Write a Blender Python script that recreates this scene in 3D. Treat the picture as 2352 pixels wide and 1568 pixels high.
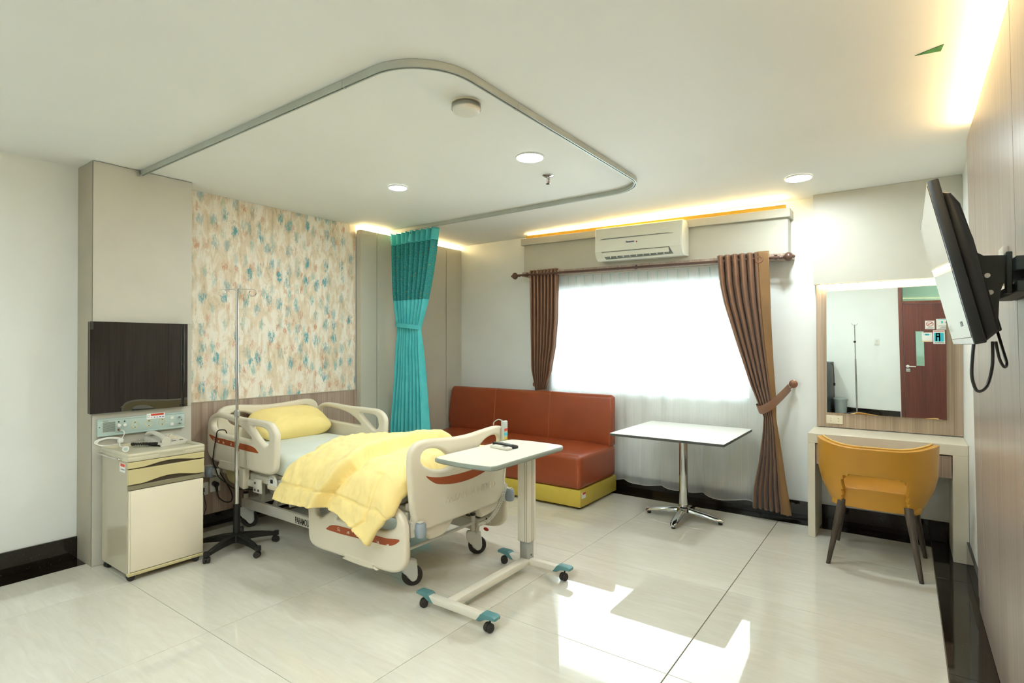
import bpy, bmesh, math, random
from math import sin, cos, pi, radians, sqrt
from mathutils import Vector, Matrix, noise as mnoise

for o in list(bpy.data.objects):
    bpy.data.objects.remove(o)
random.seed(7)
scene = bpy.context.scene
COL = scene.collection

# ------------------------------------------------------------------ camera
cam_data = bpy.data.cameras.new('camera')
cam_data.sensor_width = 36.0
cam_data.lens = 1257.46 / 2352 * 36.0
cam_data.clip_start = 0.02
cam = bpy.data.objects.new('camera', cam_data)
COL.objects.link(cam)
YAW, PITCH, ROLL = -0.622577162, 0.00738212, -0.000808445
_f = Vector((sin(YAW) * cos(PITCH), cos(YAW) * cos(PITCH), sin(PITCH)))
_r = Vector((cos(YAW), -sin(YAW), 0))
_u = _r.cross(_f)
_r, _u = _r * cos(ROLL) + _u * sin(ROLL), -_r * sin(ROLL) + _u * cos(ROLL)
cam.matrix_world = Matrix((( _r.x, _u.x, -_f.x, 0), (_r.y, _u.y, -_f.y, 0), (_r.z, _u.z, -_f.z, 1.45), (0, 0, 0, 1)))
scene.camera = cam

# ------------------------------------------------------------------ view, world, daylight
scene.view_settings.view_transform = 'Standard'
scene.view_settings.look = 'None'
scene.view_settings.gamma = 1.0
scene.view_settings.use_curve_mapping = False
scene.view_settings.exposure = 1.16
SKY = 4.8            # overcast daylight outside
LAMP = 122.0          # ceiling downlights
STRIP = 30.0         # warm cove strips
world = bpy.data.worlds.new('overcast sky')
scene.world = world
world.use_nodes = True
_bg = world.node_tree.nodes['Background']
_bg.inputs[0].default_value = (0.86, 0.96, 1.0, 1)
_bg.inputs[1].default_value = SKY
portal = bpy.data.lights.new('window portal', 'AREA')
portal.shape = 'RECTANGLE'
portal.size, portal.size_y = 2.3, 1.3
portal.cycles.is_portal = True
po = bpy.data.objects.new('window_portal', portal)
COL.objects.link(po)
po.location = (-2.1, 5.20, 1.52)
po.rotation_euler = (radians(-90), 0, 0)
try:
    cy = scene.cycles
    cy.max_bounces = 10
    cy.diffuse_bounces = 5
    cy.glossy_bounces = 5
    cy.transparent_max_bounces = 12
    cy.caustics_reflective = False
    cy.caustics_refractive = False
    cy.sample_clamp_indirect = 6.0
    cy.use_denoising = True
except Exception:
    pass

# ------------------------------------------------------------------ helpers: objects
def lin(c):
    c = c / 255.0
    return c / 12.92 if c <= 0.04045 else ((c + 0.055) / 1.055) ** 2.4

def rgb(*c):
    return (lin(c[0]), lin(c[1]), lin(c[2]), 1.0)

def anchor(o):
    l = o.get('_anchor')
    return Vector(l) if l is not None else Vector((0, 0, 0))

BASE = {}

def thing(name, label, cat, loc=(0, 0, 0), group=None):
    o = bpy.data.objects.new(name, None)
    o.empty_display_size = 0.1
    COL.objects.link(o)
    o.location = loc
    BASE[o.name] = Vector(loc)
    o['label'] = label
    o['category'] = cat
    if group:
        o['group'] = group
    return o

def tag(o, label, cat, group=None, kind=None):
    o['label'] = label
    if cat:
        o['category'] = cat
    if group:
        o['group'] = group
    if kind:
        o['kind'] = kind
    return o

def ob(name, geo, m, parent=None, smooth=35, mat4=None, label=None, kind=None):
    """link geometry (bmesh or mesh) as one object; geometry is in world space unless mat4 places it"""
    if isinstance(geo, bmesh.types.BMesh):
        me = bpy.data.meshes.new(name)
        bmesh.ops.recalc_face_normals(geo, faces=geo.faces[:]) if not getattr(geo, 'keep', False) else None
        geo.to_mesh(me)
        geo.free()
        if m is not None:
            me.materials.append(m)
        if smooth:
            me.polygons.foreach_set('use_smooth', [True] * len(me.polygons))
            me.set_sharp_from_angle(angle=radians(smooth))
    else:
        me = geo
        if m is not None and len(me.materials) == 0:
            me.materials.append(m)
    o = bpy.data.objects.new(name, me)
    COL.objects.link(o)
    if mat4 is not None:
        o.matrix_basis = mat4
        BASE[o.name] = None
    if parent is not None:
        o.parent = parent
        b = BASE.get(parent.name)
        if b is not None:
            o.matrix_parent_inverse = Matrix.Translation(-b)
        elif parent.name in BASE:      # parent mesh placed by a matrix
            o.matrix_parent_inverse = parent.matrix_basis.inverted()
    if label:
        o['label'] = label
    if kind:
        o['kind'] = kind
    return o

def split(name, bm, m, parent=None, smooth=35, kind=None):
    """one object per loose piece of a bmesh"""
    bm.verts.index_update()
    seen, out = set(), []
    for v0 in bm.verts:
        if v0.index in seen:
            continue
        stack, isl = [v0], []
        seen.add(v0.index)
        while stack:
            v = stack.pop()
            isl.append(v)
            for e in v.link_edges:
                w = e.other_vert(v)
                if w.index not in seen:
                    seen.add(w.index)
                    stack.append(w)
        nb = bmesh.new()
        mp = {v.index: nb.verts.new(v.co) for v in isl}
        for f in {f for v in isl for f in v.link_faces}:
            nb.faces.new([mp[v.index] for v in f.verts])
        out.append(ob(name, nb, m, parent, smooth, kind=kind))
    bm.free()
    return out

def struct(name, geo, m, parent=None, smooth=35, mat4=None):
    return ob(name, geo, m, parent, smooth, mat4, kind='structure')

def T(x, y, z):
    return Matrix.Translation((x, y, z))

def RZ(a):
    return Matrix.Rotation(radians(a), 4, 'Z')

def RX(a):
    return Matrix.Rotation(radians(a), 4, 'X')

def RY(a):
    return Matrix.Rotation(radians(a), 4, 'Y')

# ------------------------------------------------------------------ helpers: shapes
def B():
    return bmesh.new()

def box(bm, x0, x1, y0, y1, z0, z1, bev=0.0, seg=2, M=None):
    r = bmesh.ops.create_cube(bm, size=1.0)
    vs = r['verts']
    for v in vs:
        v.co = Vector((x0 + (v.co.x + .5) * (x1 - x0), y0 + (v.co.y + .5) * (y1 - y0), z0 + (v.co.z + .5) * (z1 - z0)))
    if M is not None:
        bmesh.ops.transform(bm, matrix=M, verts=vs)
    if bev > 0:
        es = list({e for v in vs for e in v.link_edges})
        bmesh.ops.bevel(bm, geom=es, offset=bev, segments=seg, profile=0.5, affect='EDGES', clamp_overlap=True)
    return bm

def frame_of(d):
    d = d.normalized()
    a = Vector((0, 0, 1)) if abs(d.z) < 0.9 else Vector((1, 0, 0))
    u = d.cross(a).normalized()
    return u, d.cross(u).normalized()

def cyl(bm, p0, p1, r0, r1=None, n=16, cap=True):
    p0, p1 = Vector(p0), Vector(p1)
    r1 = r0 if r1 is None else r1
    u, w = frame_of(p1 - p0)
    a = [bm.verts.new(p0 + (u * cos(2 * pi * i / n) + w * sin(2 * pi * i / n)) * r0) for i in range(n)]
    b = [bm.verts.new(p1 + (u * cos(2 * pi * i / n) + w * sin(2 * pi * i / n)) * r1) for i in range(n)]
    for i in range(n):
        bm.faces.new((a[i], a[(i + 1) % n], b[(i + 1) % n], b[i]))
    if cap:
        bm.faces.new(a[::-1])
        bm.faces.new(b)
    return bm

def tube(bm, pts, r, n=8, closed=False, cap=True):
    pts = [Vector(p) for p in pts]
    N = len(pts)
    rings = []
    u = None
    for i, p in enumerate(pts):
        if closed:
            d = pts[(i + 1) % N] - pts[i - 1]
        else:
            d = pts[min(i + 1, N - 1)] - pts[max(i - 1, 0)]
        d.normalize()
        if u is None:
            u, w = frame_of(d)
        else:
            u = (u - d * u.dot(d)).normalized()
            w = d.cross(u)
        rr = r[i] if isinstance(r, (list, tuple)) else r
        rings.append([bm.verts.new(p + (u * cos(2 * pi * k / n) + w * sin(2 * pi * k / n)) * rr) for k in range(n)])
    for i in range(N if closed else N - 1):
        a, b = rings[i], rings[(i + 1) % N]
        for k in range(n):
            bm.faces.new((a[k], a[(k + 1) % n], b[(k + 1) % n], b[k]))
    if cap and not closed:
        bm.faces.new(rings[0][::-1])
        bm.faces.new(rings[-1])
    return bm

def spline(pts, n=8, closed=False):
    pts = [Vector(p) for p in pts]
    N = len(pts)
    out = []
    for i in range(N if closed else N - 1):
        if closed:
            p0, p1, p2, p3 = pts[i - 1], pts[i], pts[(i + 1) % N], pts[(i + 2) % N]
        else:
            p0, p1, p2, p3 = pts[max(i - 1, 0)], pts[i], pts[i + 1], pts[min(i + 2, N - 1)]
        for k in range(n):
            t = k / n
            out.append(0.5 * ((2 * p1) + (p2 - p0) * t + (2 * p0 - 5 * p1 + 4 * p2 - p3) * t * t + (3 * p1 - p0 - 3 * p2 + p3) * t ** 3))
    if not closed:
        out.append(pts[-1])
    return out

def lathe(bm, prof, M=None, n=24):
    """prof: (radius, height) pairs about local z"""
    M = M or Matrix.Identity(4)
    rings = []
    for r, h in prof:
        if r < 1e-5:
            rings.append([bm.verts.new(M @ Vector((0, 0, h)))])
        else:
            rings.append([bm.verts.new(M @ Vector((r * cos(2 * pi * i / n), r * sin(2 * pi * i / n), h))) for i in range(n)])
    for a, b in zip(rings[:-1], rings[1:]):
        for i in range(n):
            j = (i + 1) % n
            if len(a) == 1 and len(b) == 1:
                continue
            if len(a) == 1:
                bm.faces.new((a[0], b[i], b[j]))
            elif len(b) == 1:
                bm.faces.new((a[i], a[j], b[0]))
            else:
                bm.faces.new((a[i], a[j], b[j], b[i]))
    return bm

def ball(bm, c, rx, ry=None, rz=None, u=16, v=10, M=None):
    ry = rx if ry is None else ry
    rz = rx if rz is None else rz
    m = T(*c) @ (M or Matrix.Identity(4)) @ Matrix.Diagonal((rx, ry, rz, 1))
    bmesh.ops.create_uvsphere(bm, u_segments=u, v_segments=v, radius=1.0, matrix=m)
    return bm

XZ = Matrix(((1, 0, 0, 0), (0, 0, -1, 0), (0, 1, 0, 0), (0, 0, 0, 1)))      # local x,y -> world x,z ; facing -y
YZ = Matrix(((0, 0, 1, 0), (1, 0, 0, 0), (0, 1, 0, 0), (0, 0, 0, 1)))       # local x,y -> world y,z ; facing +x
XZB = Matrix(((-1, 0, 0, 0), (0, 0, 1, 0), (0, 1, 0, 0), (0, 0, 0, 1)))     # facing +y
YZB = Matrix(((0, 0, -1, 0), (-1, 0, 0, 0), (0, 1, 0, 0), (0, 0, 0, 1)))    # facing -x
XY = Matrix.Identity(4)

def prism(bm, pts, M, h0, h1, bev=0.0, seg=2):
    a = [bm.verts.new(M @ Vector((p[0], p[1], h0))) for p in pts]
    b = [bm.verts.new(M @ Vector((p[0], p[1], h1))) for p in pts]
    n = len(pts)
    fs = [bm.faces.new((a[i], a[(i + 1) % n], b[(i + 1) % n], b[i])) for i in range(n)]
    fa = bm.faces.new(a[::-1])
    fb = bm.faces.new(b)
    if bev > 0:
        es = list(set(fa.edges) | set(fb.edges))
        bmesh.ops.bevel(bm, geom=es, offset=bev, segments=seg, profile=0.5, affect='EDGES', clamp_overlap=True)
    return bm

def curve_to_mesh(cu, name):
    t = bpy.data.objects.new('tmp', cu)
    COL.objects.link(t)
    bpy.context.view_layer.update()
    dg = bpy.context.evaluated_depsgraph_get()
    me = bpy.data.meshes.new_from_object(t.evaluated_get(dg))
    me.name = name
    bpy.data.objects.remove(t)
    bpy.data.curves.remove(cu)
    return me

def slab(name, outlines, thick, bevel, M, m, res=3, smooth=True, ang=40):
    """plate with holes and rounded edges; local z = plate normal, centred"""
    cu = bpy.data.curves.new(name, 'CURVE')
    cu.dimensions = '2D'
    cu.fill_mode = 'BOTH'
    cu.extrude = max(thick / 2 - bevel, 0.0)
    cu.bevel_depth = bevel
    cu.bevel_resolution = res
    cu.offset = -bevel
    for o in outlines:
        sp = cu.splines.new('POLY')
        sp.points.add(len(o) - 1)
        for p, q in zip(sp.points, o):
            p.co = (q[0], q[1], 0, 1)
        sp.use_cyclic_u = True
    me = curve_to_mesh(cu, name)
    me.transform(M)
    me.materials.clear()
    me.materials.append(m)
    if smooth:
        me.polygons.foreach_set('use_smooth', [True] * len(me.polygons))
        me.set_sharp_from_angle(angle=radians(ang))
    return me

def sm2(pts, n=5):
    return [(p.x, p.y) for p in spline([(a, b, 0) for a, b in pts], n, True)]

def rrect(x0, x1, y0, y1, r, n=6):
    out = []
    for cx, cy_, a0 in ((x1 - r, y1 - r, 0), (x0 + r, y1 - r, 90), (x0 + r, y0 + r, 180), (x1 - r, y0 + r, 270)):
        for k in range(n + 1):
            a = radians(a0 + 90 * k / n)
            out.append((cx + r * cos(a), cy_ + r * sin(a)))
    return out

def words(name, s, size, M, m, parent, extrude=0.0004, align='CENTER', spacing=1.0, bold=0.0):
    cu = bpy.data.curves.new(name, 'FONT')
    cu.body = s
    cu.size = size
    cu.extrude = extrude
    cu.align_x = align
    cu.align_y = 'CENTER'
    cu.space_character = spacing
    cu.offset = bold
    cu.resolution_u = 3
    me = curve_to_mesh(cu, name)
    me.transform(M)
    me.materials.clear()
    me.materials.append(m)
    return ob(name, me, m, parent)

def grid(bm, nu, nv, fn, skip=None):
    vs = [[bm.verts.new(fn(i / nu, j / nv)) for j in range(nv + 1)] for i in range(nu + 1)]
    for i in range(nu):
        for j in range(nv):
            if skip and skip(i, j):
                continue
            bm.faces.new((vs[i][j], vs[i + 1][j], vs[i + 1][j + 1], vs[i][j + 1]))
    return vs

def smoothstep(a, b, x):
    t = min(max((x - a) / (b - a), 0.0), 1.0)
    return t * t * (3 - 2 * t)

def interp(x, tab):
    if x <= tab[0][0]:
        return tab[0][1]
    for (a, va), (b, vb) in zip(tab[:-1], tab[1:]):
        if x <= b:
            return va + (vb - va) * (x - a) / (b - a)
    return tab[-1][1]

def nz(x, y, z=0.0):
    return mnoise.noise(Vector((x, y, z)))
# ------------------------------------------------------------------ materials (all node based)
def newmat(name):
    m = bpy.data.materials.new(name)
    m.use_nodes = True
    nt = m.node_tree
    nt.nodes.clear()
    out = nt.nodes.new('ShaderNodeOutputMaterial')
    return m, nt, out

def N(nt, kind, **kw):
    n = nt.nodes.new(kind)
    for k, v in kw.items():
        setattr(n, k, v)
    return n

def L(nt, a, b):
    nt.links.new(a, b)

def coords(nt, scale=(1, 1, 1), which='Object'):
    tc = N(nt, 'ShaderNodeTexCoord')
    mp = N(nt, 'ShaderNodeMapping')
    mp.inputs['Scale'].default_value = scale
    L(nt, tc.outputs[which], mp.inputs['Vector'])
    return mp.outputs['Vector']

def noise(nt, vec, scale=5.0, detail=3.0, rough=0.5, dist=0.0):
    n = N(nt, 'ShaderNodeTexNoise')
    n.inputs['Scale'].default_value = scale
    n.inputs['Detail'].default_value = detail
    n.inputs['Roughness'].default_value = rough
    n.inputs['Distortion'].default_value = dist
    L(nt, vec, n.inputs['Vector'])
    return n

def ramp(nt, fac, stops, interp_='LINEAR'):
    r = N(nt, 'ShaderNodeValToRGB')
    r.color_ramp.interpolation = interp_
    e = r.color_ramp.elements
    while len(e) < len(stops):
        e.new(0.5)
    for k, (p, c) in zip(e, stops):
        k.position = p
        k.color = c
    L(nt, fac, r.inputs['Fac'])
    return r.outputs['Color']

def mix(nt, fac, a, b, mode='MIX'):
    n = N(nt, 'ShaderNodeMix', data_type='RGBA', blend_type=mode)
    for sock, v in ((n.inputs[0], fac), (n.inputs[6], a), (n.inputs[7], b)):
        if hasattr(v, 'links') or hasattr(v, 'is_linked'):
            L(nt, v, sock)
        else:
            sock.default_value = v
    return n.outputs[2]

def math_(nt, op, a, b=0.5):
    n = N(nt, 'ShaderNodeMath', operation=op)
    for s, v in ((n.inputs[0], a), (n.inputs[1], b)):
        if hasattr(v, 'is_linked'):
            L(nt, v, s)
        else:
            s.default_value = v
    return n.outputs[0]

def bsdf(nt, out, color, rough=0.5, metal=0.0, **kw):
    p = N(nt, 'ShaderNodeBsdfPrincipled')
    if hasattr(color, 'is_linked'):
        L(nt, color, p.inputs['Base Color'])
    else:
        p.inputs['Base Color'].default_value = color
    if hasattr(rough, 'is_linked'):
        L(nt, rough, p.inputs['Roughness'])
    else:
        p.inputs['Roughness'].default_value = rough
    p.inputs['Metallic'].default_value = metal
    for k, v in kw.items():
        p.inputs[k.replace('_', ' ')].default_value = v
    L(nt, p.outputs[0], out.inputs['Surface'])
    return p

def bump(nt, p, height, strength=0.2, dist=0.01):
    b = N(nt, 'ShaderNodeBump')
    b.inputs['Strength'].default_value = strength
    b.inputs['Distance'].default_value = dist
    L(nt, height, b.inputs['Height'])
    L(nt, b.outputs['Normal'], p.inputs['Normal'])

def pm(name, c, rough=0.5, metal=0.0, var=0.05, scale=6.0, bmp=0.0, bscale=200.0, **kw):
    """plain material: base colour with slight mottling, optional fine relief"""
    m, nt, out = newmat(name)
    v = coords(nt)
    n = noise(nt, v, scale, 3.0)
    c0 = rgb(*[x * (1 - var) for x in c])
    c1 = rgb(*[min(255, x * (1 + var * .6)) for x in c])
    col = ramp(nt, n.outputs['Fac'], [(0.3, c0), (0.7, c1)])
    p = bsdf(nt, out, col, rough, metal, **kw)
    if bmp > 0:
        bump(nt, p, noise(nt, v, bscale, 2.0).outputs['Fac'], bmp, 0.002)
    return m

def emit(name, c, strength):
    m, nt, out = newmat(name)
    e = N(nt, 'ShaderNodeEmission')
    e.inputs['Color'].default_value = c
    e.inputs['Strength'].default_value = strength
    L(nt, e.outputs[0], out.inputs['Surface'])
    return m

def wood(name, dark, light, along='z', fine=120.0, rough=0.4, bmp=0.05):
    m, nt, out = newmat(name)
    s = {'z': (fine, fine, 1.2), 'x': (1.2, fine, fine), 'y': (fine, 1.2, fine)}[along]
    v = coords(nt, s)
    a = noise(nt, v, 1.0, 4.0, 0.6)
    v2 = coords(nt, tuple(q * 0.16 for q in s))
    b = noise(nt, v2, 1.0, 3.0, 0.5, 0.4)
    f = math_(nt, 'ADD', math_(nt, 'MULTIPLY', a.outputs['Fac'], 0.6), math_(nt, 'MULTIPLY', b.outputs['Fac'], 0.4))
    col = ramp(nt, f, [(0.36, rgb(*dark)), (0.64, rgb(*light))])
    p = bsdf(nt, out, col, rough)
    bump(nt, p, a.outputs['Fac'], bmp, 0.001)
    return m

M = {}
M['wall'] = pm('white wall paint', (232, 236, 233), 0.6, var=0.02, scale=1.5, bmp=0.05, bscale=120)
M['ceiling'] = pm('white ceiling paint', (240, 241, 237), 0.7, var=0.012, scale=1.0, bmp=0.03, bscale=90)
M['beige'] = pm('beige laminate board', (197, 195, 183), 0.45, var=0.02, scale=3, bmp=0.08, bscale=350)
M['beigedark'] = pm('taupe laminate board', (172, 164, 146), 0.5, var=0.03, scale=3, bmp=0.05, bscale=350)  # also the column side, with its shade put into the colour
M['paleboard'] = pm('pale putty board', (190, 188, 174), 0.4, var=0.015, scale=2)
M['groove'] = pm('dark groove', (70, 58, 44), 0.7)
M['wood'] = wood('grey brown laminate', (140, 121, 108), (184, 166, 150))
M['woodright'] = wood('taupe wall laminate', (146, 131, 122), (176, 162, 152), fine=70, rough=0.28)
M['woodmirror'] = wood('fine grain laminate', (148, 128, 108), (186, 166, 144), fine=150)
M['door'] = wood('red brown door laminate', (84, 36, 26), (112, 52, 38), fine=40, rough=0.35)
M['doorframe'] = wood('red brown frame', (92, 46, 32), (120, 62, 44), fine=50, rough=0.35)
M['granite'] = None
M['bedplastic'] = pm('cream bed plastic', (221, 213, 193), 0.38, var=0.012, scale=3)
M['bedmetal'] = pm('cream painted steel', (220, 216, 202), 0.4, var=0.02, scale=4)
M['bedinner'] = pm('shaded beige plastic', (196, 188, 164), 0.5, var=0.02)
M['decal'] = pm('rust brown inlay', (158, 72, 28), 0.4, var=0.03, scale=8)
M['decalwhite'] = pm('white print', (232, 226, 214), 0.5, var=0.01)
M['black'] = pm('black plastic', (24, 23, 20), 0.4, var=0.1, scale=10)
M['blacksoft'] = pm('dark rubber', (42, 38, 33), 0.65, var=0.08, scale=12)
M['greyrubber'] = pm('grey rubber', (92, 88, 80), 0.6, var=0.05)
M['roller'] = pm('blue grey bumper plastic', (150, 162, 172), 0.4, var=0.03)
M['whiteplastic'] = pm('white plastic', (228, 228, 220), 0.35, var=0.01)
M['ivory'] = pm('ivory plastic', (226, 216, 190), 0.35, var=0.02)
M['castorwhite'] = pm('pale castor shell', (212, 216, 212), 0.4, var=0.02)
M['red'] = pm('red plastic', (190, 30, 18), 0.4)
M['chrome'] = pm('chrome', (214, 214, 212), 0.08, 1.0, var=0.03, scale=3)
M['steel'] = pm('brushed steel', (186, 188, 186), 0.28, 1.0, var=0.05, scale=5)
M['aluminium'] = pm('anodised aluminium', (186, 192, 186), 0.42, 0.45, var=0.04, scale=3)
M['sheet'] = pm('pale mint sheet', (218, 224, 215), 0.85, var=0.015, scale=4, bmp=0.08, bscale=500)
M['pillow'] = pm('yellow cotton pillowcase', (246, 224, 148), 0.8, var=0.02, scale=5, bmp=0.08, bscale=420)
M['quilt'] = pm('yellow quilt cotton', (249, 226, 152), 0.62, var=0.025, scale=7, bmp=0.12, bscale=60, Sheen_Weight=0.15)
M['leather'] = pm('rust red leatherette', (142, 66, 34), 0.33, var=0.05, scale=4, bmp=0.10, bscale=260)
M['leatherseam'] = pm('leather stitching', (190, 110, 70), 0.6)
M['chartreuse'] = pm('chartreuse leatherette', (196, 174, 70), 0.45, var=0.04, scale=5, bmp=0.06, bscale=260)
M['mustard'] = pm('mustard leatherette', (188, 136, 44), 0.36, var=0.04, scale=4, bmp=0.06, bscale=300)
M['mustardpipe'] = pm('pale mustard piping', (222, 180, 96), 0.45)
M['chairleg'] = wood('dark walnut leg', (58, 48, 40), (92, 80, 68), fine=60, rough=0.35)
M['desk'] = pm('cream desk laminate', (216, 209, 190), 0.4, var=0.02, scale=3, bmp=0.08, bscale=420)
M['tablewhite'] = pm('white table laminate', (238, 238, 232), 0.3, var=0.01)
M['tableedge'] = pm('dark table edge', (72, 74, 72), 0.5)
M['trayedge'] = pm('grey green edge band', (142, 152, 142), 0.45)
M['traytop'] = pm('ivory tray laminate', (230, 226, 212), 0.3, var=0.01)
M['tealplastic'] = pm('teal grey plastic', (84, 134, 138), 0.4, var=0.05, scale=8)
M['cabinet'] = pm('cream cabinet door', (228, 219, 198), 0.3, var=0.015, scale=2)
M['cabside'] = pm('glossy beige cabinet side', (186, 178, 156), 0.12, var=0.02, scale=2)
M['cabtop'] = pm('grey beige tray moulding', (196, 191, 168), 0.45, var=0.02)
M['drawer'] = pm('khaki drawer front', (198, 187, 140), 0.42, var=0.02, scale=3)
M['strip'] = pm('olive grey strip', (130, 124, 100), 0.45, var=0.03)
M['console'] = pm('pale aqua metal panel', (176, 196, 190), 0.35, 0.1, var=0.015, scale=3)
M['consoledark'] = pm('grille slots', (92, 88, 76), 0.6)
M['socket'] = pm('cream socket', (222, 204, 150), 0.4)
M['phonewhite'] = pm('grey white phone plastic', (206, 203, 190), 0.35, var=0.02)
M['teal'] = None
M['satin'] = pm('brown satin', (124, 90, 68), 0.30, 0.35, var=0.05, scale=3, Sheen_Weight=0.3)
M['satingold'] = pm('bronze satin edge', (132, 100, 64), 0.42, 0.3, var=0.06, scale=5)
M['rod'] = pm('dark brown curtain rod', (84, 58, 48), 0.35, var=0.08, scale=15)
M['copper'] = pm('antique copper', (146, 106, 86), 0.35, 0.6, var=0.06, scale=15)
M['acwhite'] = pm('aircon white', (226, 228, 216), 0.32, var=0.012)
M['acgrey'] = pm('aircon louvre grey', (120, 128, 122), 0.5, var=0.2, scale=40)
M['tvblack'] = pm('television black', (28, 30, 28), 0.35, var=0.08, scale=10)
M['tvsteel'] = pm('dark bracket steel', (52, 62, 62), 0.45, 0.2, var=0.06)
M['screen'] = pm('glossy dark screen', (10, 10, 10), 0.04, var=0.1, Specular_IOR_Level=1.0, Coat_Weight=1.0, Coat_Roughness=0.01)
M['blackglass'] = pm('dark bronze glass', (13, 11, 7), 0.015, var=0.05, Specular_IOR_Level=1.0, Coat_Weight=0.6, Coat_Roughness=0.01)
M['mirror'] = pm('silvered mirror', (236, 240, 236), 0.0, 1.0, var=0.0)
M['paper'] = pm('white paper', (234, 236, 232), 0.6, var=0.01)
M['cyan'] = pm('cyan print', (50, 190, 210), 0.6)
M['orangeprint'] = pm('orange print', (236, 176, 30), 0.6)
M['redprint'] = pm('red print', (200, 66, 40), 0.6)
M['greyprint'] = pm('grey print', (120, 124, 122), 0.6)
M['yellowprint'] = pm('yellow sticker', (226, 190, 40), 0.5)
M['blueprint'] = pm('blue print', (50, 80, 150), 0.6)
M['fridge'] = pm('dark teal fridge door', (26, 58, 58), 0.25, var=0.05)
M['bingrey'] = pm('grey bin plastic', (150, 160, 160), 0.45)
M['greenpanel'] = pm('green plasterboard', (52, 120, 62), 0.7, var=0.2, scale=25)
M['alloy'] = pm('window aluminium', (222, 226, 224), 0.35, var=0.02)
M['lamp'] = emit('downlight diffuser', (0.87, 0.98, 1.0, 1), LAMP)
M['led'] = emit('warm led strip', (1.0, 0.72, 0.34, 1), STRIP)
M['led_wall'] = emit('bright warm led strip', (1.0, 0.68, 0.32, 1), STRIP * 1.15)
M['ledwarm'] = emit('soft warm led strip', (1.0, 0.78, 0.5, 1), STRIP)
M['panel_light'] = emit('corridor light panel', (1.0, 1.0, 0.95, 1), 2.6)

def granite():
    m, nt, out = newmat('black granite')
    v = coords(nt)
    vo = N(nt, 'ShaderNodeTexVoronoi')
    vo.inputs['Scale'].default_value = 55.0
    L(nt, v, vo.inputs['Vector'])
    n2 = noise(nt, v, 90.0, 3.0)
    base = ramp(nt, n2.outputs['Fac'], [(0.35, rgb(15, 12, 9)), (0.7, rgb(38, 31, 24))])
    fl = ramp(nt, vo.outputs['Distance'], [(0.05, (1, 1, 1, 1)), (0.10, (0, 0, 0, 1))])
    col = mix(nt, fl, base, rgb(120, 112, 96))
    bsdf(nt, out, col, 0.06)
    return m
M['granite'] = granite()

def tile():
    m, nt, out = newmat('polished cream porcelain tile')
    oi = N(nt, 'ShaderNodeObjectInfo')
    tc = N(nt, 'ShaderNodeTexCoord')
    add = N(nt, 'ShaderNodeVectorMath', operation='ADD')
    sc = N(nt, 'ShaderNodeVectorMath', operation='SCALE')
    L(nt, oi.outputs['Random'], sc.inputs['Scale'])
    sc.inputs[0].default_value = (31.0, 17.0, 5.0)
    L(nt, tc.outputs['Object'], add.inputs[0])
    L(nt, sc.outputs[0], add.inputs[1])
    mp = N(nt, 'ShaderNodeMapping')
    mp.inputs['Scale'].default_value = (2.2, 16.0, 1.0)
    mp.inputs['Rotation'].default_value = (0, 0, radians(12))
    L(nt, add.outputs[0], mp.inputs['Vector'])
    a = noise(nt, mp.outputs[0], 1.6, 6.0, 0.62, 1.1)
    b = noise(nt, add.outputs[0], 1.3, 2.0)
    f = math_(nt, 'ADD', math_(nt, 'MULTIPLY', a.outputs['Fac'], 0.65), math_(nt, 'MULTIPLY', b.outputs['Fac'], 0.35))
    col = ramp(nt, f, [(0.32, rgb(199, 195, 181)), (0.5, rgb(206, 203, 190)), (0.68, rgb(213, 211, 200))])
    bsdf(nt, out, col, 0.022, Specular_IOR_Level=0.62)
    return m
M['tile'] = tile()
M['grout'] = pm('grey grout', (120, 112, 96), 0.8)

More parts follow.
